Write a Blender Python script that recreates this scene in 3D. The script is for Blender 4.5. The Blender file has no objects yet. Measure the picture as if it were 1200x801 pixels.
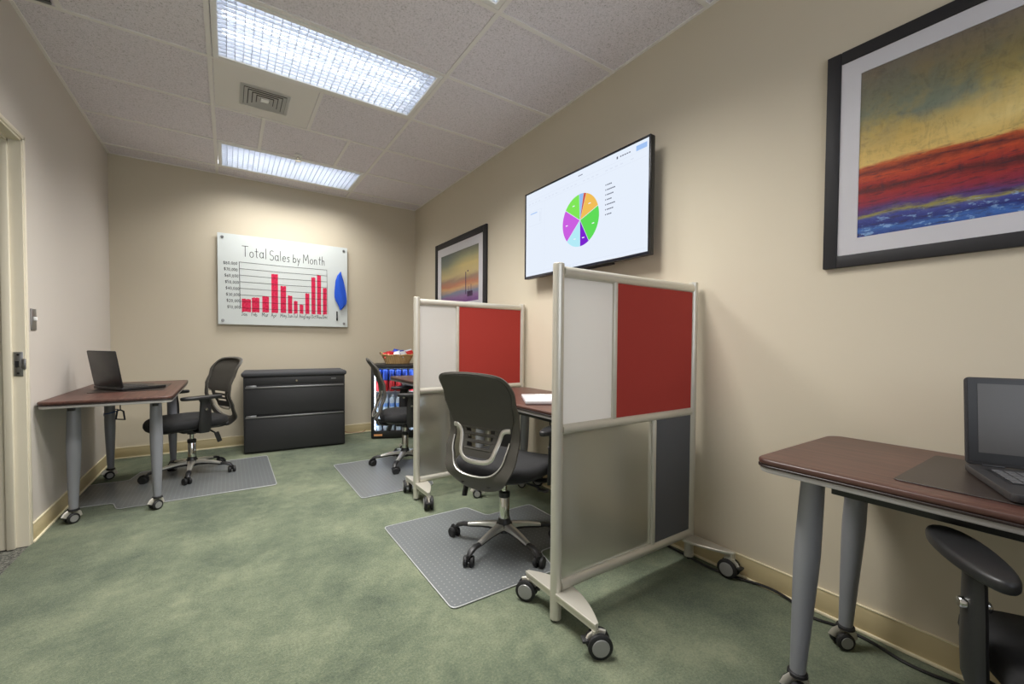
import bpy, bmesh, math, random
from math import sin, cos, pi, radians, atan2, sqrt
from mathutils import Vector, Matrix
random.seed(7)
S = bpy.context.scene
COL = S.collection
V = Vector

# ------------------------------------------------------------------ room dimensions (metres)
XL, XR, YB, YN, ZT = -0.877, 1.977, 5.10, -1.25, 2.732
U = 0.61
XA = -0.078; XB = XA + 2*U
YC = 3.035

# ------------------------------------------------------------------ materials
def srgb(r, g, b):
    f = lambda c: (c/255/12.92) if c/255 <= .04045 else ((c/255+.055)/1.055)**2.4
    return (f(r), f(g), f(b), 1)
def mat(name, col, rough=.5, metal=0, **k):
    m = bpy.data.materials.new(name); m.use_nodes = True
    b = m.node_tree.nodes['Principled BSDF']
    b.inputs['Base Color'].default_value = col
    b.inputs['Roughness'].default_value = rough
    b.inputs['Metallic'].default_value = metal
    for n, v in k.items(): b.inputs[n].default_value = v
    return m
def nd(m, t, **k):
    n = m.node_tree.nodes.new(t)
    for a, v in k.items():
        if a in n.inputs: n.inputs[a].default_value = v
        else: setattr(n, a, v)
    return n
def lk(m, a, b): m.node_tree.links.new(a, b)
def bsdf(m): return m.node_tree.nodes['Principled BSDF']
def noise(m, scale, detail=3, rough=.5, vec=None, dist=0):
    n = nd(m, 'ShaderNodeTexNoise'); n.inputs['Scale'].default_value = scale
    n.inputs['Detail'].default_value = detail; n.inputs['Roughness'].default_value = rough
    n.inputs['Distortion'].default_value = dist
    if vec is None:
        tc = nd(m, 'ShaderNodeTexCoord'); vec = tc.outputs['Object']
    lk(m, vec, n.inputs['Vector']); return n
def ramp(m, fac, stops, interp='LINEAR'):
    r = nd(m, 'ShaderNodeValToRGB'); e = r.color_ramp.elements
    r.color_ramp.interpolation = interp
    while len(e) < len(stops): e.new(.5)
    for i, (p, c) in enumerate(stops): e[i].position = p; e[i].color = c
    lk(m, fac, r.inputs['Fac']); return r
def bump(m, h, strength=.3, dist=.01):
    b = nd(m, 'ShaderNodeBump'); b.inputs['Strength'].default_value = strength; b.inputs['Distance'].default_value = dist
    lk(m, h, b.inputs['Height']); lk(m, b.outputs['Normal'], bsdf(m).inputs['Normal']); return b
def math_(m, op, a, b=None):
    n = nd(m, 'ShaderNodeMath'); n.operation = op
    for i, x in enumerate((a, b)):
        if x is None: continue
        if isinstance(x, (int, float)): n.inputs[i].default_value = x
        else: lk(m, x, n.inputs[i])
    return n.outputs[0]
def mixc(m, fac, a, b, mode='MIX'):
    n = nd(m, 'ShaderNodeMix'); n.data_type = 'RGBA'; n.blend_type = mode
    for i, x in ((0, fac), (6, a), (7, b)):
        if isinstance(x, (int, float, tuple)): n.inputs[i].default_value = x
        else: lk(m, x, n.inputs[i])
    return n.outputs[2]
def scaled(m, sx, sy, sz, src='Object', loc=(0,0,0), rot=(0,0,0)):
    tc = nd(m, 'ShaderNodeTexCoord'); mp = nd(m, 'ShaderNodeMapping')
    mp.inputs['Scale'].default_value = (sx, sy, sz); mp.inputs['Location'].default_value = loc; mp.inputs['Rotation'].default_value = rot
    lk(m, tc.outputs[src], mp.inputs['Vector']); return mp.outputs['Vector']

def wall_mat(name, col):
    m = mat(name, col, .75)
    n = noise(m, 260, 3); bump(m, n.outputs['Fac'], .12, .002)
    return m
WALL = wall_mat('beige_wall_paint', srgb(202, 192, 171))
WALL_L = wall_mat('beige_wall_paint_cool_cast', srgb(198, 191, 182))  # same beige paint, with the tubes' cool colour cast mixed into it
HALL = wall_mat('cream_hall_paint', srgb(214, 204, 170))

def carpet_mat():
    m = mat('green_carpet', (.1, .12, .07, 1), .95, **{'Sheen Weight': .1, 'Sheen Roughness': .6})
    big = noise(m, 1.7, 6, .7, dist=.15)
    mid = noise(m, 14, 4, .65, dist=.2)
    fine = noise(m, 120, 4, .8)
    f = math_(m, 'ADD', math_(m, 'MULTIPLY', big.outputs['Fac'], .56), math_(m, 'MULTIPLY', mid.outputs['Fac'], .16))
    f = math_(m, 'ADD', f, math_(m, 'MULTIPLY', fine.outputs['Fac'], .40))
    r = ramp(m, f, [(.43, srgb(62, 75, 58)), (.56, srgb(101, 112, 87)), (.69, srgb(136, 142, 113))])
    lk(m, r.outputs['Color'], bsdf(m).inputs['Base Color'])
    n2 = noise(m, 330, 2, .8)
    bump(m, n2.outputs['Fac'], .8, .008)
    return m
CARPET = carpet_mat()
def hall_carpet():
    m = mat('speckled_hall_carpet', (.1, .1, .1, 1), .95)
    n = noise(m, 90, 3, .8)
    r = ramp(m, n.outputs['Fac'], [(.4, srgb(45, 45, 42)), (.6, srgb(125, 125, 115))]); lk(m, r.outputs['Color'], bsdf(m).inputs['Base Color'])
    return m
def tile_mat():
    m = mat('fissured_ceiling_tile', srgb(205, 201, 200), .9)
    a = noise(m, 130, 3, .65, dist=1.2)
    r = ramp(m, a.outputs['Fac'], [(.34, srgb(172, 169, 170)), (.44, srgb(222, 217, 223)), (.6, srgb(234, 229, 235))])
    lk(m, r.outputs['Color'], bsdf(m).inputs['Base Color'])
    r2 = ramp(m, a.outputs['Fac'], [(.33, (0,0,0,1)), (.45, (1,1,1,1))])
    bump(m, r2.outputs['Color'], .3, .002)
    return m
TILE = tile_mat()
TBAR = mat('white_grid_metal', srgb(232, 229, 226), .5)
LAMPWHITE = mat('white_enamel', srgb(235, 235, 232), .45)
BASEB = mat('tan_vinyl_base', srgb(196, 180, 140), .45)
BASECAP = mat('cream_edge_strip', srgb(232, 222, 190), .5)
JAMB = mat('cream_painted_metal', srgb(222, 214, 194), .4)
STEEL = mat('brushed_steel', srgb(150, 150, 150), .35, .9)
ALU = mat('satin_aluminium', srgb(206, 202, 190), .36, .5)
ALUP = mat('grey_powder_coat', srgb(176, 176, 176), .4, .35)
CHROME = mat('chrome', srgb(215, 215, 212), .12, 1)
POLISH = mat('polished_aluminium', srgb(208, 206, 200), .28, .75)
BLACKP = mat('black_plastic', srgb(32, 32, 33), .42)
BLACKS = mat('black_rubber', srgb(22, 22, 23), .6)
GREYHUB = mat('grey_wheel_cap', srgb(150, 150, 148), .4, .3)
def fabric(name, col, sc=900, st=.5):
    m = mat(name, col, .85, **{'Sheen Weight': .05})
    n = noise(m, sc, 2, .6); bump(m, n.outputs['Fac'], st, .002)
    return m
SEATF = fabric('black_seat_fabric', srgb(17, 17, 19))
CHAIRP = fabric('charcoal_chair_shell', srgb(70, 67, 61), 600, .25)
CHAIRP.node_tree.nodes['Principled BSDF'].inputs['Roughness'].default_value = .5
def mesh_mat():
    m = mat('charcoal_mesh', srgb(52, 53, 52), .7)
    b = nd(m, 'ShaderNodeTexChecker'); b.inputs['Scale'].default_value = 320
    tc = nd(m, 'ShaderNodeTexCoord'); lk(m, tc.outputs['Object'], b.inputs['Vector'])
    b.inputs['Color1'].default_value = srgb(76, 73, 67); b.inputs['Color2'].default_value = srgb(54, 52, 48)
    lk(m, b.outputs['Color'], bsdf(m).inputs['Base Color'])
    return m
MESHF = mesh_mat()
def wood_mat():
    m = mat('mahogany_laminate', srgb(84, 50, 42), .42, **{'Coat Weight': .1, 'Coat Roughness': .3})
    v = scaled(m, 30, 1.6, 30)
    n = noise(m, 2.2, 6, .65, vec=v, dist=.7)
    r = ramp(m, n.outputs['Fac'], [(.3, srgb(60, 37, 32)), (.5, srgb(80, 52, 44)), (.72, srgb(100, 68, 57))])
    lk(m, r.outputs['Color'], bsdf(m).inputs['Base Color'])
    return m
WOOD = wood_mat()
LEG = mat('grey_leg_paint', srgb(142, 144, 150), .42, .25)
RIM = mat('grey_table_edge', srgb(176, 173, 170), .45, .0)
BLKEDGE = mat('dark_edge_band', srgb(38, 26, 24), .4)
RED = fabric('red_tackable_fabric', srgb(164, 46, 36), 700, .4)
GREYF = fabric('charcoal_tackable_fabric', srgb(84, 85, 88), 700, .4)
def frosted(name, col, mixw, rough):
    m = bpy.data.materials.new(name); m.use_nodes = True
    nt = m.node_tree; nt.nodes.remove(nt.nodes['Principled BSDF']); out = nt.nodes['Material Output']
    d = nd(m, 'ShaderNodeBsdfDiffuse'); d.inputs['Color'].default_value = col
    t = nd(m, 'ShaderNodeBsdfTranslucent'); t.inputs['Color'].default_value = col
    r = nd(m, 'ShaderNodeBsdfRefraction'); r.inputs['Color'].default_value = (.95, .97, .95, 1); r.inputs['Roughness'].default_value = rough; r.inputs['IOR'].default_value = 1.3
    g = nd(m, 'ShaderNodeBsdfGlossy'); g.inputs['Roughness'].default_value = .25; g.inputs['Color'].default_value = (1, 1, 1, 1)
    m1 = nd(m, 'ShaderNodeMixShader'); m1.inputs[0].default_value = .6; lk(m, d.outputs[0], m1.inputs[1]); lk(m, t.outputs[0], m1.inputs[2])
    m2 = nd(m, 'ShaderNodeMixShader'); m2.inputs[0].default_value = mixw; lk(m, m1.outputs[0], m2.inputs[1]); lk(m, r.outputs[0], m2.inputs[2])
    fr = nd(m, 'ShaderNodeFresnel'); fr.inputs['IOR'].default_value = 1.4
    m3 = nd(m, 'ShaderNodeMixShader'); lk(m, fr.outputs[0], m3.inputs[0]); lk(m, m2.outputs[0], m3.inputs[1]); lk(m, g.outputs[0], m3.inputs[2])
    lk(m, m3.outputs[0], out.inputs['Surface'])
    return m
MILK = frosted('milky_acrylic', srgb(250, 248, 244), .0, .3)
FROST = frosted('frosted_acrylic', srgb(200, 192, 174), .76, .30)
DARK = mat('dark_cabinet_metal', srgb(44, 44, 45), .55, .1)
DARKT = mat('dark_cabinet_top', srgb(62, 63, 66), .8)
def mat_vinyl():
    m = mat('dotted_chair_mat_vinyl', srgb(116, 120, 120), .35)
    v = scaled(m, 38, 38, 1)
    vo = nd(m, 'ShaderNodeTexVoronoi'); vo.inputs['Scale'].default_value = 1.0; vo.inputs['Randomness'].default_value = 0
    vo.voronoi_dimensions = '2D'
    lk(m, v, vo.inputs['Vector'])
    r = ramp(m, vo.outputs['Distance'], [(.10, srgb(152, 155, 155)), (.17, srgb(116, 120, 121))])
    lk(m, r.outputs['Color'], bsdf(m).inputs['Base Color'])
    bump(m, r.outputs['Color'], .4, .003)
    bsdf(m).inputs['Alpha'].default_value = .68
    return m
VINYL = mat_vinyl()
VEDGE = mat('chair_mat_edge', srgb(168, 170, 170), .3)
GLASSW = mat('white_glass_board', srgb(208, 214, 212), .5, 0, **{'Specular IOR Level': .15})
REDINK = mat('red_marker_ink', srgb(222, 52, 88), .9, 0, **{'Specular IOR Level': .1})
BLKINK = mat('black_marker_ink', srgb(40, 40, 44), .9, 0, **{'Specular IOR Level': .1})
BLUEC = fabric('blue_microfibre', srgb(28, 84, 205), 500, .5)
LAPB = mat('dark_laptop_plastic', srgb(52, 51, 52), .42)
LAPB2 = mat('black_laptop_bezel', srgb(28, 28, 29), .35)
KEYM = mat('laptop_keycaps', srgb(96, 96, 98), .4)
KEYD = mat('black_keycaps', srgb(40, 40, 42), .45)
SCRN = mat('unlit_laptop_screen', srgb(78, 76, 74), .3)
SILV = mat('silver_laptop_shell', srgb(205, 205, 208), .35, .3)
PADM = mat('dark_desk_pad', srgb(52, 44, 40), .4)
FRAMEB = mat('black_picture_frame', srgb(27, 26, 29), .6)
MATB = mat('white_picture_mat', srgb(222, 220, 224), .7)
CABLE = mat('black_cable_sheath', srgb(18, 18, 20), .45)
def emis(name, col, st):
    m = bpy.data.materials.new(name); m.use_nodes = True
    nt = m.node_tree; nt.nodes.remove(nt.nodes['Principled BSDF'])
    e = nd(m, 'ShaderNodeEmission'); e.inputs['Color'].default_value = col; e.inputs['Strength'].default_value = st
    lk(m, e.outputs[0], nt.nodes['Material Output'].inputs['Surface']); return m

# ------------------------------------------------------------------ mesh helpers
def nb(): return bmesh.new()
def box(bm, c, s, rz=0, bev=0, seg=2, M=None):
    t = bmesh.new(); bmesh.ops.create_cube(t, size=1)
    bmesh.ops.scale(t, vec=s, verts=t.verts)
    if bev: bmesh.ops.bevel(t, geom=t.edges[:], offset=bev, segments=seg, profile=.5, affect='EDGES')
    X = Matrix.Translation(V(c)) @ Matrix.Rotation(rz, 4, 'Z')
    if M is not None: X = X @ M
    bmesh.ops.transform(t, matrix=X, verts=t.verts)
    merge(bm, t)
def merge(bm, t):
    me = bpy.data.meshes.new('tmp'); t.to_mesh(me); t.free(); bm.from_mesh(me); bpy.data.meshes.remove(me)
def ring_faces(bm, rings, closed=True, cap0=True, cap1=True):
    n = len(rings[0])
    for a, b in zip(rings[:-1], rings[1:]):
        for i in range(n if closed else n-1):
            j = (i+1) % n
            bm.faces.new((a[i], a[j], b[j], b[i]))
    if cap0: bm.faces.new(rings[0][::-1])
    if cap1: bm.faces.new(rings[-1])
def lathe(bm, prof, M=Matrix.Identity(4), n=20, cap=True):
    t = bmesh.new()
    rings = [[t.verts.new((max(r, 1e-5)*cos(2*pi*i/n), max(r, 1e-5)*sin(2*pi*i/n), z)) for i in range(n)] for r, z in prof]
    ring_faces(t, rings, True, cap, cap)
    bmesh.ops.recalc_face_normals(t, faces=t.faces)
    bmesh.ops.transform(t, matrix=M, verts=t.verts); merge(bm, t)
def align(p0, p1):
    d = V(p1)-V(p0); q = d.to_track_quat('Z', 'Y')
    return Matrix.Translation(V(p0)) @ q.to_matrix().to_4x4(), d.length
def cyl(bm, p0, p1, r0, r1=None, n=16, bev=0):
    if r1 is None: r1 = r0
    M, L = align(p0, p1)
    if bev: prof = [(r0-bev, 0), (r0, bev), (r1, L-bev), (r1-bev, L)]
    else: prof = [(r0, 0), (r1, L)]
    lathe(bm, prof, M, n)
def tube(bm, pts, r, n=8, closed=False, flat=1.0, up=V((0, 0, 1))):
    """round (or flattened) bar along a path; r may be a list"""
    pts = [V(p) for p in pts]; m = len(pts); t = bmesh.new(); rings = []
    for i, p in enumerate(pts):
        a = pts[(i-1) % m] if (closed or i > 0) else p
        b = pts[(i+1) % m] if (closed or i < m-1) else p
        d = (b-a).normalized()
        s = d.cross(up)
        if s.length < 1e-3: s = d.cross(V((1, 0, 0)))
        s.normalize(); w = s.cross(d).normalized()
        rr = r[i] if isinstance(r, (list, tuple)) else r
        rings.append([t.verts.new(p + s*rr*cos(2*pi*k/n) + w*rr*flat*sin(2*pi*k/n)) for k in range(n)])
    if closed:
        ring_faces(t, rings+[rings[0]], True, False, False)
    else: ring_faces(t, rings)
    bmesh.ops.recalc_face_normals(t, faces=t.faces); merge(bm, t)
def smooth_path(pts, k=4):
    pts = [V(p) for p in pts]; out = []
    for i in range(len(pts)-1):
        p0 = pts[max(i-1, 0)]; p1 = pts[i]; p2 = pts[i+1]; p3 = pts[min(i+2, len(pts)-1)]
        for j in range(k):
            t = j/k
            out.append(.5*((2*p1)+(-p0+p2)*t+(2*p0-5*p1+4*p2-p3)*t*t+(-p0+3*p1-3*p2+p3)*t**3))
    out.append(pts[-1]); return out
def prism(bm, poly, z0, z1, bev=0, seg=2, M=None):
    t = bmesh.new(); vs = [t.verts.new((x, y, z0)) for x, y in poly]; f = t.faces.new(vs)
    r = bmesh.ops.extrude_face_region(t, geom=[f]); nv = [e for e in r['geom'] if isinstance(e, bmesh.types.BMVert)]
    bmesh.ops.translate(t, vec=(0, 0, z1-z0), verts=nv)
    bmesh.ops.recalc_face_normals(t, faces=t.faces)
    if bev:
        ed = [e for e in t.edges if abs(e.verts[0].co.z-e.verts[1].co.z) < 1e-7]
        bmesh.ops.bevel(t, geom=ed, offset=bev, segments=seg, profile=.5, affect='EDGES')
    if M is not None: bmesh.ops.transform(t, matrix=M, verts=t.verts)
    merge(bm, t)
def rrect(x0, x1, y0, y1, r, k=5):
    out = []
    for cx, cy, a in ((x1-r, y1-r, 0), (x0+r, y1-r, 90), (x0+r, y0+r, 180), (x1-r, y0+r, 270)):
        for i in range(k+1):
            t = radians(a+90*i/k); out.append((cx+r*cos(t), cy+r*sin(t)))
    return out
def gridsurf(bm, rows, th=0, skip=None):
    t = bmesh.new(); vs = [[t.verts.new(p) for p in r] for r in rows]
    for i in range(len(rows)-1):
        for j in range(len(rows[0])-1):
            if skip and skip(i, j): continue
            t.faces.new((vs[i][j], vs[i][j+1], vs[i+1][j+1], vs[i+1][j]))
    for v in [v for v in t.verts if not v.link_faces]: t.verts.remove(v)
    bmesh.ops.recalc_face_normals(t, faces=t.faces)
    if th: bmesh.ops.solidify(t, geom=t.faces[:], thickness=th)
    bmesh.ops.recalc_face_normals(t, faces=t.faces)
    merge(bm, t)

def part(name, bm, m, parent=None, loc=(0, 0, 0), rz=0, label=None, ang=38, kind=None, rot=None):
    me = bpy.data.meshes.new(name); bm.to_mesh(me); bm.free()
    for p in me.polygons: p.use_smooth = True
    me.set_sharp_from_angle(angle=radians(ang))
    me.materials.append(m)
    o = bpy.data.objects.new(name, me); COL.objects.link(o)
    o.location = loc; o.rotation_euler = rot if rot else (0, 0, rz)
    if parent: o.parent = parent
    if label: o['label'] = label
    if kind: o['kind'] = kind
    return o
def struct(name, bm, m, loc=(0, 0, 0), parent=None):
    o = part(name, bm, m, parent, loc)
    if not parent: o['kind'] = 'structure'
    return o
def thing(name, label, cat, loc=(0, 0, 0), rz=0, group=None, rot=None):
    o = bpy.data.objects.new(name, None); COL.objects.link(o); o.empty_display_size = .1
    o.location = loc; o.rotation_euler = rot if rot else (0, 0, rz)
    tag(o, label, cat, group); return o
def tag(o, label, cat, group=None):
    o['label'] = label; o['category'] = cat
    if group: o['group'] = group
    return o
def copy_tree(o, parent=None):
    c = o.copy(); COL.objects.link(c)
    if parent: c.parent = parent
    for ch in [x for x in bpy.data.objects if x.parent == o]: copy_tree(ch, c)
    return c
def dup(o, label, loc, rz=0, group=None):
    c = copy_tree(o); c.location = loc; c.rotation_euler = (0, 0, rz); c['label'] = label
    if group: c['group'] = group
    return c

# ------------------------------------------------------------------ room shell
DX0, DX1, DH = 2.28, 3.205, 2.105      # door opening along y in the left wall
T = .13
b = nb(); box(b, ((XL+XR)/2, (YB+YN)/2, -.05), (XR-XL, YB-YN, .1)); struct('floor', b, CARPET)
b = nb(); box(b, (XL-.75, (DX0+DX1)/2, -.055), (1.5, 2.6, .1)); struct('floor_hall', b, hall_carpet())
b = nb(); box(b, ((XL+XR)/2, (YB+YN)/2, ZT+.055), (XR-XL+.2, YB-YN+.2, .1))
# openings for the light fixtures are cut into the tile plane: build it from strips instead
b.free()
FIX = [(YC-U, YC), (YC-3*U, YC-2*U), (YC+2*U, YC+3*U)]     # y ranges of the three fixtures, x from XA to XB
b = nb()
def slab(x0, x1, y0, y1): box(b, ((x0+x1)/2, (y0+y1)/2, ZT+.009), (x1-x0, y1-y0, .01))
slab(XL, XA, YN, YB); slab(XB, XR, YN, YB)
ys = sorted(FIX); cur = YN
for y0, y1 in ys: slab(XA, XB, cur, y0); cur = y1
slab(XA, XB, cur, YB)
box(b, ((XL+XR)/2, (YB+YN)/2, ZT+.20), (XR-XL+.3, YB-YN+.3, .02))
ceil = struct('ceiling', b, TILE)
b = nb(); w = .024
def tb(x0, y0, x1, y1, ww=w):
    if x0 == x1: box(b, (x0, (y0+y1)/2, ZT+.001), (ww, abs(y1-y0), .006))
    else: box(b, ((x0+x1)/2, y0, ZT+.0005), (abs(x1-x0), ww, .006))
tb(XA, YN, XA, YB); tb(XB, YN, XB, YB)
k = -6
while YC+k*U < YB:
    y = YC+k*U
    if y > YN:
        for a, c in ((XL, XA), (XA, XB), (XB, XR)): tb(a, y, c, y)
    k += 1
tb(XA+U, YC, XA+U, YC+U); tb(.234, YC+U, .234, YC+2*U); tb(.845, YC+U, .845, YC+2*U)
tb(-.688, YN, -.688, YC)
tb(XL+.008, YN, XL+.008, YB, .016); tb(XR-.008, YN, XR-.008, YB, .016); tb(XL, YB-.008, XR, YB-.008, .016)
part('ceiling_grid', b, TBAR, ceil)
b = nb(); box(b, (XA+U/2, YC+U/2, ZT+.0025), (U-.03, U-.03, .004)); part('blank_panel', b, mat('plain_white_panel', srgb(230, 227, 222), .7), ceil, label='plain smooth ceiling panel')

b = nb()
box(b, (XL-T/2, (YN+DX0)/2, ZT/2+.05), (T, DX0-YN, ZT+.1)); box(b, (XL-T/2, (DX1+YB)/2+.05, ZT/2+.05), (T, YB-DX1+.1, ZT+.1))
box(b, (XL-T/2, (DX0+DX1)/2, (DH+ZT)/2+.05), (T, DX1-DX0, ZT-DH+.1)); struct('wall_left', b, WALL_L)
b = nb(); box(b, (XR+T/2, (YN+YB)/2, ZT/2+.05), (T, YB-YN+.2, ZT+.1)); struct('wall_right', b, WALL)
b = nb(); box(b, ((XL+XR)/2, YB+T/2, ZT/2+.05), (XR-XL, T, ZT+.1)); struct('wall_back', b, WALL)
b = nb(); wx0, wx1, wz0, wz1 = -.45, 1.55, .9, 2.35
box(b, ((XL-T+wx0)/2, YN-T/2, ZT/2+.05), (wx0-XL+T, T, ZT+.1)); box(b, ((XR+T+wx1)/2, YN-T/2, ZT/2+.05), (XR+T-wx1, T, ZT+.1))
box(b, ((wx0+wx1)/2, YN-T/2, wz0/2), (wx1-wx0, T, wz0)); box(b, ((wx0+wx1)/2, YN-T/2, (wz1+ZT+.1)/2), (wx1-wx0, T, ZT+.1-wz1)); struct('wall_front', b, WALL)
b = nb()
for x in (wx0+.02, (wx0+wx1)/2, wx1-.02): box(b, (x, YN-.06, (wz0+wz1)/2), (.04, .05, wz1-wz0), bev=.003)
for z in (wz0+.02, wz1-.02): box(b, ((wx0+wx1)/2, YN-.06, z), (wx1-wx0, .05, .04), bev=.003)
struct('added_fill_window_1', b, JAMB)  # unseen window added behind the camera to let in soft fill light
b = nb(); box(b, (XL-1.5, (DX0+DX1)/2, ZT/2), (T, 2.8, ZT)); box(b, (XL-.8, DX1+.9, ZT/2), (1.4, T, ZT)); box(b, (XL-.8, DX0-.9, ZT/2), (1.4, T, ZT))
struct('wall_hall', b, HALL)
b = nb(); box(b, (XL-.82, (DX0+DX1)/2, ZT+.02), (1.4, 2.8, .04)); struct('ceiling_hall', b, TILE)

def baseboard(name, x0, y0, x1, y1, nrm):
    nx, ny = nrm; h = .10; th = .008
    cx, cy = (x0+x1)/2, (y0+y1)/2; L = abs(x1-x0)+abs(y1-y0)
    sx, sy = (L, th) if ny else (th, L)
    b = nb(); box(b, (cx+nx*th/2, cy+ny*th/2, h/2+.004), (sx, sy, h-.008), bev=.002)
    o = struct(name, b, BASEB)
    sx, sy = (L, .016) if ny else (.016, L)
    b = nb(); box(b, (cx+nx*.008, cy+ny*.008, .006), (sx, sy, .012), bev=.003); part('base_shoe', b, BASECAP, o, label='pale cream edge at the carpet')
    sx, sy = (L, .009) if ny else (.009, L)
    b = nb(); box(b, (cx+nx*.0055, cy+ny*.0055, h+.001), (sx, sy, .004)); part('base_cap', b, BASECAP, o)
baseboard('baseboard_left', XL, DX1+.02, XL, YB-.009, (1, 0))
baseboard('baseboard_right', XR, YN, XR, YB-.009, (-1, 0))
baseboard('baseboard_back', XL, YB, XR, YB, (0, -1))

# door frame in the left wall (rebated metal jamb)
b = nb()
def jamb(yface, sgn):
    # rebate toward the room, stop, then rest of jamb
    box(b, (XL-.02, yface+sgn*.006, DH/2), (.046, .012, DH))
    box(b, (XL-.058, yface-sgn*.002, DH/2), (.03, .028, DH), bev=.002)
    box(b, (XL-.100, yface+sgn*.006, DH/2), (.06, .012, DH))
jamb(DX1-.012, 1); jamb(DX0+.012, -1)
box(b, (XL-.02, (DX0+DX1)/2, DH-.006), (.046, DX1-DX0, .012)); box(b, (XL-.058, (DX0+DX1)/2, DH-.012), (.03, DX1-DX0, .028)); box(b, (XL-.1, (DX0+DX1)/2, DH-.006), (.06, DX1-DX0, .012))
box(b, (XL+.004, DX1+.010, DH/2+.01), (.01, .022, DH+.02), bev=.002); box(b, (XL+.004, DX0-.010, DH/2+.01), (.01, .022, DH+.02), bev=.002)
box(b, (XL+.004, (DX0+DX1)/2, DH+.010), (.01, DX1-DX0+.04, .022), bev=.002)
df = struct('door_1', b, JAMB)
b = nb(); box(b, (XL-.022, DX1-.014, .952), (.034, .004, .125), bev=.001)
box(b, (XL-.002, DX1-.016, .952), (.016, .008, .055), bev=.003)
sp = part('strike_plate', b, STEEL, df)
b = nb(); box(b, (XL-.026, DX1-.0165, .952), (.014, .002, .032))
part('latch_hole', b, BLACKS, sp)
b = nb()
for z in (.905, 1.0): cyl(b, (XL-.022, DX1-.015, z), (XL-.022, DX1-.018, z), .005, n=8)
part('screw', b, BLACKP, sp)

# light switch
t = thing('light_switch', 'brushed metal light switch on the left wall beside the doorway', 'light switch', (XL, 3.31, 1.187))
b = nb(); box(b, (.003, 0, 0), (.006, .07, .115), bev=.002); part('switch_plate', b, STEEL, t)
b = nb(); box(b, (.011, 0, .004), (.014, .009, .02), bev=.002); part('toggle', b, LAMPWHITE, t, label='small white toggle')

# ------------------------------------------------------------------ ceiling fixtures
TUBE = emis('fluorescent_tube', (.95, .975, 1, 1), 9)
def louver(L, W, nx, ny):
    b = nb(); h = .017
    for i in range(nx+1):
        x = -L/2+L*i/nx; box(b, (x, 0, 0), (.0036, W, h))
    for j in range(ny+1):
        y = -W/2+W*j/ny; box(b, (0, y, 0), (L, .0036, h))
    return b
LOUV = bpy.data.materials.new('louver_white_acrylic'); LOUV.use_nodes = True
LOUV.node_tree.nodes.remove(LOUV.node_tree.nodes['Principled BSDF'])
_d = nd(LOUV, 'ShaderNodeBsdfDiffuse'); _d.inputs['Color'].default_value = (.80, .82, .86, 1)
_t = nd(LOUV, 'ShaderNodeBsdfTranslucent'); _t.inputs['Color'].default_value = (.92, .95, 1, 1)
_m = nd(LOUV, 'ShaderNodeMixShader'); _m.inputs[0].default_value = .5; lk(LOUV, _d.outputs[0], _m.inputs[1]); lk(LOUV, _t.outputs[0], _m.inputs[2])
lk(LOUV, _m.outputs[0], LOUV.node_tree.nodes['Material Output'].inputs['Surface'])
HOUS = mat('lamp_housing_reflector', srgb(150, 156, 170), .4)
BEAM = 44
def fixture(label, yc, k=1):
    t = thing('troffer_light', label, 'ceiling light', ((XA+XB)/2, yc, ZT), group=None)
    L, W = 2*U-.03, U-.03
    b = nb()
    for s in (-1, 1):
        box(b, (s*(L/2-.014), 0, .001), (.028, W, .012), bev=.002); box(b, (0, s*(W/2-.014), .001), (L-.056, .028, .012), bev=.002)
    part('frame', b, LAMPWHITE, t)
    b = nb(); box(b, (0, 0, .125), (L-.02, W-.02, .004))
    for s in (-1, 1):
        box(b, (s*(L/2-.012), 0, .066), (.004, W-.02, .12)); box(b, (0, s*(W/2-.012), .066), (L-.02, .004, .12))
    part('housing', b, HOUS, t)
    part('louver', louver(L-.056, W-.056, 28, 14), LOUV, t, loc=(0, 0, .010))
    for y in (-.17, 0, .17):
        b = nb(); cyl(b, (-L/2+.05, y, .085), (L/2-.05, y, .085), .016, n=8)
        part('lamp_tube', b, TUBE, t)
    la = bpy.data.lights.new('troffer_beam', 'AREA'); la.shape = 'RECTANGLE'; la.size = L-.06; la.size_y = W-.06
    la.energy = BEAM*k; la.color = (1, .975, .94); la.spread = radians(136)
    lo = bpy.data.objects.new('troffer_beam', la); COL.objects.link(lo); lo.parent = t; lo.location = (0, 0, -.002)
    return t
fixture('large grid louver ceiling light in the middle, beside the air vent', (FIX[0][0]+FIX[0][1])/2)
fixture('ceiling light only a corner of which shows at the top edge', (FIX[1][0]+FIX[1][1])/2)
fixture('farther grid louver ceiling light, close to the back wall', (FIX[2][0]+FIX[2][1])/2, .5)

# air diffuser
t = thing('air_diffuser', 'square stepped metal air vent in the ceiling panel between the lights', 'air vent', (.222, 3.36, ZT))
def sqring(b, so, si, z0, z1):
    a = [(-so, -so), (so, -so), (so, so), (-so, so)]; c = [(-si, -si), (si, -si), (si, si), (-si, si)]
    tt = bmesh.new()
    o0 = [tt.verts.new((x, y, z0)) for x, y in a]; i0 = [tt.verts.new((x, y, z1)) for x, y in c]
    for i in range(4): j = (i+1) % 4; tt.faces.new((o0[i], o0[j], i0[j], i0[i]))
    bmesh.ops.solidify(tt, geom=tt.faces[:], thickness=.003); merge(b, tt)
b = nb(); sqring(b, .145, .125, -.004, -.008); part('outer_flange', b, LAMPWHITE, t)
b = nb(); box(b, (0, 0, .0000), (.25, .25, .002)); part('throat', b, BLACKP, t)
for so in (.122, .097, .072, .047):
    b = nb(); sqring(b, so, so-.020, -.011, -.007); part('louver_ring', b, LAMPWHITE, t)
b = nb(); box(b, (0, 0, -.008), (.05, .05, .004)); part('center_plate', b, LAMPWHITE, t)

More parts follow.
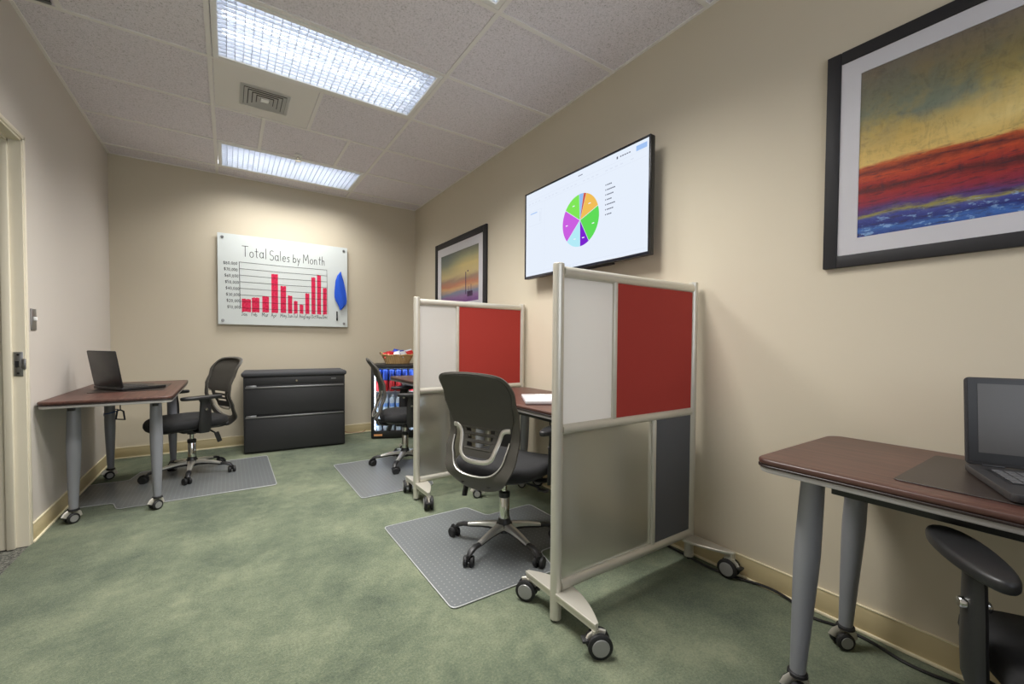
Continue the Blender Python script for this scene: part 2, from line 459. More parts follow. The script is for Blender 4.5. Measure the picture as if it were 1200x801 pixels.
# return grille by the left wall
t = thing('return_grille', 'dark slotted return air grille at the ceiling beside the left wall', 'air vent', (-.785, 2.73, ZT))
b = nb(); box(b, (0, 0, .000), (.15, .56, .004)); part('backing', b, BLACKP, t)
b = nb()
for i in range(18): box(b, (0, -.27+i*.0318, -.005), (.15, .012, .008))
part('slats', b, mat('grey_grille', srgb(120, 118, 115), .5), t)

# sprinkler
t = thing('fire_sprinkler', 'small pendent sprinkler head under the ceiling before the far light', 'sprinkler', (.53, 4.185, ZT))
b = nb(); lathe(b, [(.032, -.002), (.034, -.006), (.02, -.012), (.012, -.014)]); part('escutcheon', b, LAMPWHITE, t)
b = nb(); cyl(b, (0, 0, -.012), (0, 0, -.026), .010, n=12)
tube(b, smooth_path([(-.009, 0, -.024), (-.016, 0, -.036), (-.004, 0, -.05)]), .0025, 6); tube(b, smooth_path([(.009, 0, -.024), (.016, 0, -.036), (.004, 0, -.05)]), .0025, 6)
lathe(b, [(.022, -.050), (.024, -.052), (.006, -.054)]); part('sprinkler_body', b, CHROME, t)

# ------------------------------------------------------------------ chair
def lerp(tab, z):
    if z <= tab[0][0]: return tab[0][1]
    for (a, va), (c, vc) in zip(tab[:-1], tab[1:]):
        if z <= c:
            t = (z-a)/(c-a); t = t*t*(3-2*t); return va+(vc-va)*t
    return tab[-1][1]
BX = [(.40, -.225), (.47, -.262), (.56, -.235), (.66, -.205), (.74, -.212), (.84, -.25), (.97, -.315)]
def BP(y, z, off=0): return V((lerp(BX, z)+.55*y*y+off, y, z))
OUT = [(0, .392), (.07, .396), (.13, .415), (.175, .455), (.203, .51), (.216, .58), (.214, .66), (.215, .75), (.217, .84), (.215, .90), (.199, .938), (.158, .958), (.085, .967), (0, .970)]
INN = [(0, .470), (.055, .473), (.105, .487), (.137, .515), (.156, .555), (.166, .60), (.172, .66), (.183, .75), (.192, .84), (.192, .895), (.180, .922), (.143, .940), (.080, .949), (0, .952)]
def make_chair(label):
    t = thing('office_chair', label, 'chair')
    # base
    b = nb(); lathe(b, [(.03, .075), (.042, .08), (.045, .12), (.032, .135), (.03, .15)]); part('base_hub', b, BLACKP, t)
    b = nb(); lathe(b, [(.027, .13), (.027, .275), (.024, .28), (.014, .281), (.014, .39)]); gc = part('gas_cylinder', b, CHROME, t)
    b = nb(); lathe(b, [(.029, .262), (.030, .27), (.030, .288), (.02, .292)]); part('collar', b, BLACKP, gc)
    for i in range(5):
        a = 2*pi*i/5; R = Matrix.Rotation(a, 4, 'Z')
        b = nb()
        tt = bmesh.new(); rings = []
        for x, wd, z0, z1 in ((.028, .026, .098, .126), (.08, .022, .100, .120), (.14, .018, .094, .110), (.205, .014, .083, .096)):
            rings.append([tt.verts.new(p) for p in ((x, -wd, z0), (x, wd, z0), (x, wd*.95, z1-.004), (x, wd*.55, z1), (x, -wd*.55, z1), (x, -wd*.95, z1-.004))])
        ring_faces(tt, rings); bmesh.ops.recalc_face_normals(tt, faces=tt.faces)
        bmesh.ops.transform(tt, matrix=R, verts=tt.verts); merge(b, tt)
        lg = part('base_leg', b, POLISH, t)
        b = nb()
        p = [(.04, 0, .090), (.12, 0, .090), (.19, 0, .082), (.235, 0, .083), (.268, 0, .072), (.285, 0, .056)]
        tube(b, [R @ V(q) for q in p], [.015, .014, .014, .017, .017, .012], 8, flat=.7)
        part('leg_underside', b, BLACKP, lg)
        # twin wheel caster, swivelled
        sw = a+[.6, -1.1, 1.9, .2, 2.6][i]
        C = Matrix.Translation(R @ V((.285, 0, 0))) @ Matrix.Rotation(sw, 4, 'Z')
        b = nb()
        for s in (-1, 1):
            lathe(b, [(.008, -.009), (.022, -.010), (.027, -.006), (.027, .006), (.022, .010), (.008, .009)], C @ Matrix.Translation((-.012, s*.016, .027)) @ Matrix.Rotation(pi/2, 4, 'X'), 18)
        lathe(b, [(.006, .03), (.012, .05), (.010, .062)], C, 10)
        hood = [(-.012+.030*cos(q), 0, .027+.030*sin(q)) for q in [radians(d) for d in (200, 165, 130, 95, 60, 25)]]
        tube(b, [C @ V(q) for q in hood], .012, 6, flat=.3, up=C.to_3x3() @ V((0, 1, 0)))
        part('caster', b, BLACKS, lg)
    # mechanism
    b = nb(); box(b, (0, 0, .395), (.17, .13, .035), bev=.01); box(b, (-.11, 0, .400), (.14, .09, .022), bev=.006)
    cyl(b, (0, 0, .36), (0, 0, .385), .03)
    box(b, (.02, 0, .415), (.22, .20, .012), bev=.004)
    me = part('tilt_mechanism', b, BLACKP, t)
    b = nb(); tube(b, smooth_path([(.0, -.06, .39), (.0, -.17, .385), (.0, -.22, .375)]), .005, 6); box(b, (0, -.235, .37), (.035, .05, .010), bev=.004)
    part('height_lever', b, BLACKP, me)
    b = nb(); tube(b, [(-.09, .06, .39), (-.10, .15, .37)], .006, 6)
    box(b, (-.115, .17, .335), (.035, .014, .085), bev=.006, M=Matrix.Rotation(radians(18), 4, 'Y')); part('tilt_lever', b, BLACKP, me)
    # seat
    def seat_ring(k, z, n=40):
        out = []
        for i in range(n):
            a = 2*pi*i/n; ca, sa = cos(a), sin(a); e = .55
            x = .245*k*math.copysign(abs(ca)**e, ca)+.03; y = .25*k*math.copysign(abs(sa)**e, sa)
            y *= 1-.10*max(0, -ca)**2
            dz = -.42*max(0, x-.12)**2*2.2 + .12*y*y*2 + .10*max(0, -x-.10)**1.0*.5
            out.append((x, y, z+dz))
        return out
    b = nb(); tt = bmesh.new()
    rings = [[tt.verts.new(p) for p in seat_ring(k, z)] for k, z in ((.90, .424), (.97, .430), (1, .448), (.995, .468), (.965, .482), (.88, .492), (.6, .494), (.3, .490), (.02, .488))]
    ring_faces(tt, rings); bmesh.ops.recalc_face_normals(tt, faces=tt.faces); merge(b, tt); part('seat', b, SEATF, t, ang=60)
    b = nb(); tt = bmesh.new()
    rings = [[tt.verts.new(p) for p in seat_ring(k, z)] for k, z in ((.5, .408), (.80, .412), (.93, .428), (.90, .436))]
    ring_faces(tt, rings); bmesh.ops.recalc_face_normals(tt, faces=tt.faces); merge(b, tt); part('seat_shell', b, BLACKP, t, ang=60)
    # back frame: band between outer and inner outline
    o2 = smooth_path([(0, y, z) for y, z in OUT], 3); i2 = smooth_path([(0, y, z) for y, z in INN], 3)
    full_o = [(-p.y, p.z) for p in o2[::-1]] + [(p.y, p.z) for p in o2[1:-1]]
    full_i = [(-p.y, p.z) for p in i2[::-1]] + [(p.y, p.z) for p in i2[1:-1]]
    n = len(full_o); tt = bmesh.new(); rings = []
    for k in range(n):
        (yo, zo), (yi, zi) = full_o[k], full_i[k]
        ym, zm = (yo+yi)/2, (zo+zi)/2; h = .010
        rings.append([tt.verts.new(p) for p in (BP(yo, zo, -.002), BP(ym, zm, h), BP(yi, zi, .004), BP(yi, zi, -.006), BP(ym, zm, -h-.004), BP(yo, zo, -.010))])
    ring_faces(tt, rings+[rings[0]], True, False, False); bmesh.ops.recalc_face_normals(tt, faces=tt.faces)
    b = nb(); merge(b, tt); part('back_frame', b, CHAIRP, t, ang=50)
    b = nb(); tube(b, [BP(y, z, -.013) for y, z in full_i if z < .64], .0035, 6, up=V((1, 0, 0)))
    part('frame_trim', b, POLISH, t, label='thin silver line along the lower back opening')
    # back panel with three slots
    zs = [.552, .590, .598, .616, .632, .650, .666, .684, .70, .74, .79, .84, .88, .91, .925, .945, .956]
    HWP = [(.552, .092), (.60, .104), (.65, .118), (.684, .135), (.70, .178), (.74, .190), (.84, .202), (.895, .201), (.925, .190), (.945, .162), (.956, .12)]
    NY = 24
    def hwp(z):
        for (a, va), (c, vc) in zip(HWP[:-1], HWP[1:]):
            if z <= c: return va+(vc-va)*(z-a)/(c-a)
        return HWP[-1][1]
    rows = [[BP(hwp(z)*(2*j/NY-1), z, -.010 if z > .70 else -.004) for j in range(NY+1)] for z in zs]
    b = nb(); gridsurf(b, rows, .005, skip=lambda i, j: i in (2, 4, 6) and 4 <= j < NY-4)
    part('back_panel', b, MESHF, t, ang=50)
    for z in (.591, .624, .658, .691):
        b = nb(); hw = hwp(z)*.78
        tube(b, [BP(hw*(2*j/12-1), z, -.009) for j in range(13)], .0032, 6, up=V((1, 0, 0))); part('lumbar_slat', b, CHAIRP, t)
    half = smooth_path([(0, .0, .532), (0, .06, .537), (0, .094, .560), (0, .110, .612), (0, .124, .668), (0, .142, .688), (0, .172, .692)], 4)
    path = [(-p.y, p.z) for p in half[::-1]]+[(p.y, p.z) for p in half[1:]]
    b = nb(); tube(b, [BP(y, z, -.012) for y, z in path], .0115, 8, flat=.45, up=V((1, 0, 0)))
    part('lumbar_bracket', b, POLISH, t, label='silver U-shaped bracket on the backrest')
    # link between seat and back
    b = nb()
    for s in (-1, 1): tube(b, smooth_path([(-.10, s*.05, .405), (-.19, s*.07, .408), (-.245, s*.08, .43)]), .013, 8)
    part('back_link', b, BLACKP, t)
    # arms
    for s in (-1, 1):
        b = nb()
        tube(b, smooth_path([(.03, s*.08, .412), (.03, s*.20, .405), (.025, s*.262, .425)]), .02, 8, flat=.6)
        tt = bmesh.new(); rings = []
        for z, xw, yw, x, y in ((.405, .034, .012, .022, .268), (.43, .042, .015, .022, .272), (.50, .043, .015, .02, .276), (.58, .040, .014, .018, .278), (.64, .034, .014, .02, .278), (.665, .040, .018, .025, .278)):
            rings.append([tt.verts.new((x+xw*cos(q), s*y+yw*sin(q), z)) for q in [2*pi*k/14 for k in range(14)]])
        ring_faces(tt, rings); bmesh.ops.recalc_face_normals(tt, faces=tt.faces); merge(b, tt)
        ar = part('armrest', b, BLACKP, t, ang=50)
        b = nb(); poly = []
        for k in range(28):
            q = 2*pi*k/28; x = .138*cos(q); y = (.044+.006*cos(q))*math.copysign(abs(sin(q))**.85, sin(q))
            poly.append((x+.04, s*.278+y))
        prism(b, poly, .662, .688, .009, 3); part('arm_pad', b, BLACKP, ar, ang=60)
        for q in (-1, 1):
            b = nb(); cyl(b, (.018, s*.278+q*.012, .585), (.018, s*.278+q*.024, .585), .012, .011, 12, .002)
            part('knob', b, CHROME, ar)
    for ch in t.children:
        if ch.name.split('.')[0] not in ('base_hub', 'gas_cylinder', 'base_leg'): ch.location.z = -.028
    return t
CH = 'mesh back office chairs with silver five star bases'
c1 = make_chair('black mesh office chair at the left table, below the sales chart')
c1.location = (-.25, 4.19, 0); c1.rotation_euler = (0, 0, radians(205)); c1['group'] = CH
def spin_base(root, d):
    """turn the five star base under the seat without turning the seat"""
    for ch in [x for x in bpy.data.objects if x.parent == root]:
        if ch.name.startswith('base_leg'): ch.rotation_euler = (0, 0, radians(d))
c2 = dup(c1, 'black mesh office chair in the far cubicle, in front of the drinks cooler', (1.29, 3.56, 0), radians(-13), CH)
c3 = dup(c1, 'black mesh office chair seen from behind, between the two red and white dividers', (1.215, 1.848, 0), radians(22), CH)
c4 = dup(c1, 'black mesh office chair with a large armrest at the right table, cut by the frame', (1.375, -.08, 0), radians(30), CH)
spin_base(c1, 268-205); spin_base(c2, 160+13); spin_base(c3, 200-22); spin_base(c4, 10)

# ------------------------------------------------------------------ wheel of tables and dividers
def table_caster(parent, x, y, sw, r=.030, ztop=.08):
    C = Matrix.Translation((x, y, 0)) @ Matrix.Rotation(sw, 4, 'Z')
    b = nb()
    lathe(b, [(.016, ztop), (.024, ztop-.003), (.026, ztop-.010), (.018, ztop-.014), (.010, .05)], C, 16)
    hood = [(.010+(r+.003)*cos(q), 0, r+(r+.003)*sin(q)) for q in [radians(d) for d in (185, 150, 115, 80, 45, 15)]]
    tube(b, [C @ V(q) for q in hood], .020, 8, flat=.28, up=C.to_3x3() @ V((0, 1, 0)))
    cs = part('caster', b, ALU, parent)
    b = nb(); lathe(b, [(.022, ztop+.002), (.027, ztop-.001), (.028, ztop-.009), (.022, ztop-.012)], Matrix.Translation((x, y, 0)), 18); part('caster_collar', b, BLACKS, cs)
    b = nb()
    for s in (-1, 1):
        lathe(b, [(.006, -.008), (r-.005, -.009), (r, -.005), (r, .005), (r-.005, .009), (.006, .008)], C @ Matrix.Translation((.010, s*.017, r)) @ Matrix.Rotation(pi/2, 4, 'X'), 20)
    part('wheel', b, BLACKS, cs)
    return cs, C
def hubcap(cs_parent, C, x, off, r):
    b = nb()
    b.free()
    for s in (-1, 1):
        b = nb(); lathe(b, [(.001, .0), (r*.66, .0), (r*.7, -.003*1)], C @ Matrix.Translation((x, s*off, r)) @ Matrix.Rotation(-s*pi/2, 4, 'X'), 20)
        part('wheel_cap', b, GREYHUB, cs_parent)

# ------------------------------------------------------------------ tables
LX, LY = .58, 1.26
def make_table(label, SW, off=(.03, .075)):
    t = thing('training_table', label, 'table')
    x0, x1, y0, y1 = -LX/2, LX/2, -LY/2, LY/2
    b = nb(); prism(b, rrect(x0, x1, y0, y1, .045), .722, .740, .006, 3); top = part('tabletop', b, WOOD, t)
    b = nb(); prism(b, rrect(x0-.001, x1+.001, y0-.001, y1+.001, .046), .716, .7225, .001, 1); part('edge_band', b, BLKEDGE, top)
    b = nb(); prism(b, rrect(x0+.004, x1-.004, y0+.004, y1-.004, .043), .700, .716, .004, 2); part('under_rim', b, RIM, top)
    b = nb()
    for s in (-1, 1): box(b, (s*.19, 0, .680), (.03, .92, .035), bev=.003)
    part('support_rail', b, BLACKP, t)
    for sx in (-1, 1):
        for sy in (-1, 1):
            lx, ly = sx*.187+off[0], sy*.445+off[1]
            tt = bmesh.new(); b = nb(); rings = []
            for z, r, o in ((.70, .029, 0), (.62, .031, .0), (.46, .0335, 0), (.40, .0325, 0), (.25, .027, 0), (.08, .0205, 0)):
                d = (.70-z)*.045
                rings.append([tt.verts.new((lx+sx*d*.15+r*cos(2*pi*k/20), ly+sy*d+r*sin(2*pi*k/20), z)) for k in range(20)])
            ring_faces(tt, rings); bmesh.ops.recalc_face_normals(tt, faces=tt.faces); merge(b, tt)
            lg = part('leg', b, LEG, t)
            sw = radians(SW[(sx, sy)])
            cs, C = table_caster(lg, lx+sx*.0042, ly+sy*.028, sw)
            hubcap(cs, C, .010, .0268, .030)
    return t
GT = None
t1 = make_table('mahogany rolling table with grey tapered legs against the left wall', {(1, 1): 40, (-1, 1): 40, (1, -1): 20, (-1, -1): 60}, (0, -.04))
t1.location = (-.868+LX/2, 3.27+LY/2, 0); t1.rotation_euler = (0, 0, pi)
TXR = 1.315+LX/2
SWR = {(1, 1): 142, (-1, 1): 150, (1, -1): 20, (-1, -1): 60}
t4 = make_table('mahogany rolling table at the right edge in front of the big picture', SWR); t4.location = (TXR, .635-LY/2, 0)
t3 = make_table('mahogany table between the two dividers, carrying the silver laptop', SWR); t3.location = (TXR, 1.345+LY/2, 0)
t2 = make_table('mahogany table in the far cubicle beside the drinks cooler', SWR); t2.location = (TXR, 2.83+LY/2, 0)

def desk_pad(label, loc, w, l, rz=0):
    b = nb(); prism(b, rrect(-w/2, w/2, -l/2, l/2, .012), 0, .003, .001, 1)
    return tag(part('desk_pad', b, PADM, None, loc, rz), label, 'desk mat')
desk_pad('dark flat desk pad under the laptop on the right table', (1.60, .075, .7401), .41, .52)
desk_pad('dark flat desk pad under the laptop on the left table', (-.56, 3.93, .7401), .38, .50)

# ------------------------------------------------------------------ laptops
def make_laptop(label, loc, rz, w, d, screen_h, tilt, shell, bezel, keys, scr, tail=0):
    """local: hinge line along Y at x=0, base reaches to +X (towards the user)"""
    t = thing('laptop', label, 'laptop', loc, rz)
    b = nb(); prism(b, rrect(-.01, d, -w/2, w/2, .012), .003, .021, .003, 2)
    for fx in (.02, d-.03):
        for fy in (-w/2+.03, w/2-.03): cyl(b, (fx, fy, 0), (fx, fy, .004), .008, n=10)
    part('base', b, shell, t)
    b = nb(); box(b, (d*.40, 0, .0212), (d*.52, w*.86, .001)); part('keyboard_deck', b, bezel, t)
    b = nb(); nr, nc = 5, 14; kw = w*.82/nc; kd = d*.46/nr
    for i in range(nr):
        for j in range(nc):
            if i == nr-1 and 4 <= j <= 8: continue
            box(b, (d*.17+kd*(i+.5), -w*.41+kw*(j+.5), .0228), (kd*.8, kw*.82, .0024), bev=.0006, seg=1)
    box(b, (d*.17+kd*(nr-.5), -w*.41+kw*6.5, .0228), (kd*.8, kw*4.8, .0024))
    part('keyboard', b, keys, t)
    b = nb(); box(b, (d*.84, 0, .0215), (d*.22, w*.26, .001)); part('touchpad', b, bezel, t)
    M = Matrix.Translation((0, 0, .022)) @ Matrix.Rotation(-tilt, 4, 'Y')
    H = screen_h
    sc = Matrix.Translation((-.004, 0, H/2)) 
    b = nb(); prism(b, [(q[0], q[1]) for q in rrect(-w/2, w/2, 0, H, .010)], -.004, .004, .002, 2, M=M @ Matrix(((0, 0, 1, 0), (1, 0, 0, 0), (0, 1, 0, 0), (0, 0, 0, 1))))
    lid = part('lid', b, shell, t)
    b = nb(); box(b, (.0046, 0, H/2+.002), (.0012, w-.012, H-.014)); bmesh.ops.transform(b, matrix=M, verts=b.verts); part('bezel', b, bezel, lid)
    b = nb(); box(b, (.0056, 0, H/2+.008), (.001, w-.048, H-.05)); bmesh.ops.transform(b, matrix=M, verts=b.verts); part('screen', b, scr, lid)
    for s in (-1, 1):
        b = nb(); cyl(b, (0, s*w*.36-.02, .022), (0, s*w*.36+.02, .022), .006, n=10)
        part('hinge', b, bezel, t)
    return t
lap1 = make_laptop('dark open laptop on the left table, its lid turned to the doorway', (-.672, 3.835, .743), radians(33), .35, .25, .245, radians(9), LAPB2, BLACKP, KEYD, SCRN)
lap3 = make_laptop('silver open laptop on the table between the dividers', (1.625, 1.86, .740), radians(149), .32, .23, .215, radians(15), SILV, mat('light_keyboard_deck', srgb(210, 210, 212), .5), mat('light_keycaps', srgb(232, 232, 232), .5), SCRN)
lap4 = make_laptop('black open laptop with a blank grey screen on the right table', (1.712, .082, .743), radians(203), .36, .275, .232, radians(8), LAPB, LAPB2, KEYM, SCRN)

# ------------------------------------------------------------------ dividers
DL = .875
def make_divider(label, SW):
    t = thing('rolling_divider', label, 'divider')
    r = .022
    for x in (0, DL):
        b = nb(); cyl(b, (x, 0, .012), (x, 0, 1.375), r, n=24); lathe(b, [(r, 1.375), (r*.98, 1.381), (r*.8, 1.384), (.001, 1.385)], Matrix.Translation((x, 0, 0)), 24)
        p = part('post', b, ALU, t)
        b = nb(); cyl(b, (x, 0, 0), (x, 0, .014), .010, n=14); part('foot_pad', b, BLACKS, p)
    for z, rr in ((1.352, r), (.745, .0205), (.135, r)):
        b = nb(); cyl(b, (r*.8, 0, z), (DL-r*.8, 0, z), rr, n=20); part('rail', b, ALU, t)
    for x, z0, z1 in ((.305, .745, 1.352), (.575, .135, .745)):
        b = nb(); box(b, (x, 0, (z0+z1)/2), (.022, .032, z1-z0-.03), bev=.006, seg=3); part('mullion', b, ALU, t)
    def pane(name, x0, x1, z0, z1, m, th, label=None):
        b = nb(); box(b, ((x0+x1)/2, 0, (z0+z1)/2), (x1-x0, th, z1-z0), bev=.0015, seg=1); part(name, b, m, t, label=label)
    pane('white_panel', .018, .297, .758, 1.338, MILK, .006, 'milky white upper panel')
    pane('fabric_panel', .313, DL-.018, .758, 1.338, RED, .018, 'red fabric upper panel')
    pane('frosted_panel', .018, .567, .150, .732, FROST, .006, 'frosted clear lower panel')
    pane('fabric_panel', .583, DL-.018, .150, .732, GREYF, .018, 'dark grey fabric lower panel')
    # feet: leaf shaped plates with casters
    for x, sg in ((0, 1), (DL, -1)):
        for sy in (-1, 1):
            yc = -.215 if sy < 0 else .165
            L = abs(yc)
            poly = []
            for k in range(13):
                q = k/12; yy = sy*(.012+q*L); wd = .016+.075*(1-q**1.8)*(1 if True else 0)
                poly.append((yy, wd))
            pl = [(x+sg*.0-sg*.016, y) for y, wd in poly[::1]] 
            pr = [(x-sg*.016+sg*(wd), y) for y, wd in poly[::-1]]
            ring = pl+pr
            b = nb(); prism(b, ring, .108, .120, .002, 1)
            # web under the plate
            box(b, (x-sg*.010, sy*(.012+L/2), .100), (.005, L, .022))
            cyl(b, (x-sg*.002, yc, .082), (x-sg*.002, yc, .110), .009, n=12)
            f = part('foot_plate', b, ALU, t)
            sw = radians(SW[(0 if x == 0 else 1, sy)])
            C = Matrix.Translation((x-sg*.002, yc, 0)) @ Matrix.Rotation(sw, 4, 'Z'); R = .043
            b = nb()
            hood = [(.012+(R*.93)*cos(q), 0, R+(R*.93)*sin(q)) for q in [radians(d) for d in (170, 140, 110, 85, 60)]]
            tube(b, [C @ V(q) for q in hood], .012, 8, flat=.5, up=C.to_3x3() @ V((0, 1, 0)))
            cyl(b, C @ V((0, 0, .06)), C @ V((0, 0, .09)), .014, n=12)
            cs = part('caster', b, ALU, f)
            b = nb()
            for s in (-1, 1):
                lathe(b, [(.010, -.009), (R-.006, -.010), (R, -.006), (R, .006), (R-.006, .010), (.010, .009)], C @ Matrix.Translation((.012, s*.019, R)) @ Matrix.Rotation(pi/2, 4, 'X'), 24)
            part('wheel', b, BLACKS, cs)
            for s in (-1, 1):
                b = nb(); lathe(b, [(R*.72, 0), (R*.68, .0025), (R*.2, .004), (.001, .004)], C @ Matrix.Translation((.012, s*.0285, R)) @ Matrix.Rotation(-s*pi/2, 4, 'X'), 24)
                part('wheel_cap', b, GREYHUB, cs)
            b = nb(); box(b, (-.038, 0, .058), (.022, .034, .010), bev=.003); bmesh.ops.transform(b, matrix=C, verts=b.verts)
            part('brake_pedal', b, BLACKP, cs)
    return t
d1 = make_divider('nearer rolling divider with a red panel, standing in front of the television', {(0, -1): -30, (0, 1): 125, (1, -1): 95, (1, 1): 60})
d1.location = (1.050, 1.230, 0)
d2 = make_divider('farther rolling divider with a red panel, below the smaller picture', {(0, -1): 72, (0, 1): 75, (1, -1): -60, (1, 1): 30}); d2.location = (1.064, 2.715, 0)

# ------------------------------------------------------------------ chair mats
def chair_mat(label, poly, rnd=.03):
    b = nb(); prism(b, poly, .001, .005, .0012, 1)
    o = part('chair_mat', b, VINYL, None); tag(o, label, 'chair mat')
    tt = nb(); tube(tt, [(x, y, .0045) for x, y in poly], .0028, 5, closed=True)
    part('mat_edge', tt, VEDGE, o)
def rpoly(pts, r=.03, k=4):
    out = []; n = len(pts)
    for i in range(n):
        p = V(pts[i]); a = (V(pts[i-1])-p); c = (V(pts[(i+1) % n])-p)
        rr = min(r, a.length/2.2, c.length/2.2); p0 = p+a.normalized()*rr; p1 = p+c.normalized()*rr
        for j in range(k+1):
            t = j/k; out.append(tuple(((1-t)**2*p0+2*t*(1-t)*p+t*t*p1)[:]))
    return out
chair_mat('grey dotted chair mat beneath the left table and its chair', rpoly([(.295, 3.555), (.295, 4.505), (-.60, 4.485), (-.64, 4.26), (-.862, 4.27), (-.862, 3.745), (-.64, 3.72), (-.60, 3.575)]))
def side_mat(label, x0, y0, y1):
    chair_mat(label, rpoly([(x0, y0), (x0, y1), (1.28, y1), (1.33, y1-.18), (1.66, y1-.18), (1.66, y0+.18), (1.33, y0+.18), (1.28, y0)]))
side_mat('grey dotted chair mat in the far cubicle, behind the farther divider', .752, 2.925, 3.855)
side_mat('grey dotted chair mat under the chair between the dividers', .742, 1.505, 2.40)
side_mat('grey dotted chair mat under the right table at the bottom edge', .80, -.64, .63-.0)

# ------------------------------------------------------------------ filing cabinet
t = thing('filing_cabinet', 'black two drawer lateral filing cabinet against the back wall', 'filing cabinet', (.562, 4.632, 0), radians(-4.6))
CW, CD = .90, .39
b = nb(); box(b, (0, CD/2, .375), (CW, CD, .73), bev=.004); box(b, (0, CD/2+.01, .006), (CW-.02, CD-.03, .012)); part('cabinet_body', b, DARK, t)
b = nb(); box(b, (0, CD/2-.008, .757), (CW+.035, CD+.03, .048), bev=.020, seg=4); part('cabinet_top', b, DARKT, t, label='rounded dark grey top')
for z0, z1 in ((.02, .35), (.375, .635)):
    b = nb(); box(b, (0, -.008, (z0+z1)/2), (CW-.03, .018, z1-z0), bev=.003); dr = part('drawer', b, DARK, t)
    b = nb(); box(b, (0, -.020, z1-.003), (CW-.03, .016, .016), bev=.004); part('drawer_pull', b, STEEL, dr, label='silver full width pull')
    b = nb(); box(b, (-CW/2+.065, -.0185, z1+.008), (.085, .008, .022), bev=.002); part('label_holder', b, STEEL, dr)
b = nb(); box(b, (0, -.004, .69), (CW-.03, .010, .065), bev=.003); part('header_panel', b, DARK, t)
b = nb(); cyl(b, (.0, -.008, .69), (.0, -.016, .69), .009, n=14); part('lock', b, CHROME, t)
b = nb(); box(b, (.34, -.0095, .700), (.045, .002, .010)); part('name_badge', b, STEEL, t)

# ------------------------------------------------------------------ drinks cooler
t = thing('drinks_cooler', 'small black glass door drinks cooler in the back right corner', 'drinks cooler', (1.305, 4.675, 0), radians(-24))
COOL = Matrix.Translation((1.305, 4.675, 0)) @ Matrix.Rotation(radians(-24), 4, 'Z')
W_, D_, H_ = .50, .39, .825
b = nb()
box(b, (.0125, D_/2+.03, H_/2), (.025, D_, H_), bev=.003); box(b, (W_-.0125, D_/2+.03, H_/2), (.025, D_, H_), bev=.003)
box(b, (W_/2, D_+.02, H_/2), (W_-.05, .02, H_)); box(b, (W_/2, D_/2+.03, H_-.0125), (W_-.05, D_, .025)); box(b, (W_/2, D_/2+.03, .035), (W_-.05, D_, .07))
cb = part('cooler_body', b, BLACKP, t)
LINER = mat('pale_cooler_liner', srgb(214, 222, 232), .5)
b = nb(); box(b, (W_/2, D_+.006, H_/2+.02), (W_-.052, .006, H_-.12)); box(b, (.028, D_/2+.03, H_/2+.02), (.004, D_-.04, H_-.12)); box(b, (W_-.028, D_/2+.03, H_/2+.02), (.004, D_-.04, H_-.12)); part('liner', b, LINER, cb, label='pale inner lining')
CLM = emis('cooler_lamp', (.82, .9, 1, 1), 14)
b = nb(); box(b, (W_/2, .05, H_-.034), (W_-.12, .02, .010)); part('cooler_lamp', b, CLM, cb)
for x in (.040, W_-.040):
    b = nb(); box(b, (x, .036, H_/2+.02), (.008, .012, H_-.16)); part('cooler_lamp', b, CLM, cb)
for z in (.28, .52):
    b = nb()
    for i in range(12): box(b, (.045+i*(W_-.09)/11, D_/2+.03, z), (.003, D_-.06, .003))
    for y in (.07, .22, .40): box(b, (W_/2, y, z-.002), (W_-.06, .004, .004))
    part('wire_shelf', b, LAMPWHITE, cb)
b = nb(); fw = .034
box(b, (fw/2, .008, H_/2+.005), (fw, .03, H_-.02), bev=.003); box(b, (W_-fw/2, .008, H_/2+.005), (fw, .03, H_-.02), bev=.003)
box(b, (W_/2, .008, H_-.022), (W_-2*fw, .03, .034), bev=.003); box(b, (W_/2, .008, .055), (W_-2*fw, .03, .070), bev=.003)
dr = part('cooler_door', b, BLACKP, t)
b = nb(); box(b, (W_/2, .010, H_/2+.02), (W_-2*fw, .004, H_-.13)); gl = mat('cooler_glass', (1, 1, 1, 1), .02, 0, **{'Transmission Weight': 1.0, 'IOR': 1.02}); part('glass', b, gl, dr)
b = nb(); box(b, (.075, -.0075, .045), (.09, .002, .022)); part('name_badge', b, mat('orange_badge', srgb(214, 150, 96), .5), dr, label='small orange tan badge')

WATER = mat('clear_bottle_water', srgb(214, 230, 246), .12, 0, **{'Transmission Weight': .3, 'IOR': 1.2})
BLUL = mat('blue_label', srgb(96, 140, 214), .45); REDL = mat('red_can', srgb(176, 34, 44), .3, .3)
BLUCAN = mat('blue_can', srgb(40, 74, 170), .3, .3); WHT = mat('white_cap', srgb(230, 230, 235), .4)
def make_bottle():
    r = thing('water_bottle', 'small clear water bottle with a blue label in the drinks cooler', 'bottle', group='water bottles in the cooler')
    b = nb(); lathe(b, [(.022, 0), (.028, .004), (.028, .13), (.024, .15), (.012, .172), (.011, .182)], n=14); part('bottle_body', b, WATER, r)
    b = nb(); lathe(b, [(.0286, .065), (.0286, .105)], n=14, cap=False); part('bottle_label', b, BLUL, r)
    b = nb(); cyl(b, (0, 0, .180), (0, 0, .195), .0125, n=12); part('bottle_cap', b, WHT, r)
    return r
rows_names = [('bottom', .071), ('middle', .283)]
bot = None
for nm, z in rows_names:
    for j, y in enumerate((.085, .16)):
        for i in range(6):
            loc = COOL @ V((.075+i*.070, y, z))
            if bot is None: bot = make_bottle(); o = bot
            else: o = copy_tree(bot)
            o.location = loc
            o['label'] = ('clear water bottle in the %s row on the %s of the drinks cooler' % (('front', 'second')[j], {'bottom': 'floor', 'middle': 'lower wire shelf'}[nm]))
            o['group'] = 'water bottles, %s row on the %s of the cooler' % (('front', 'second')[j], nm)
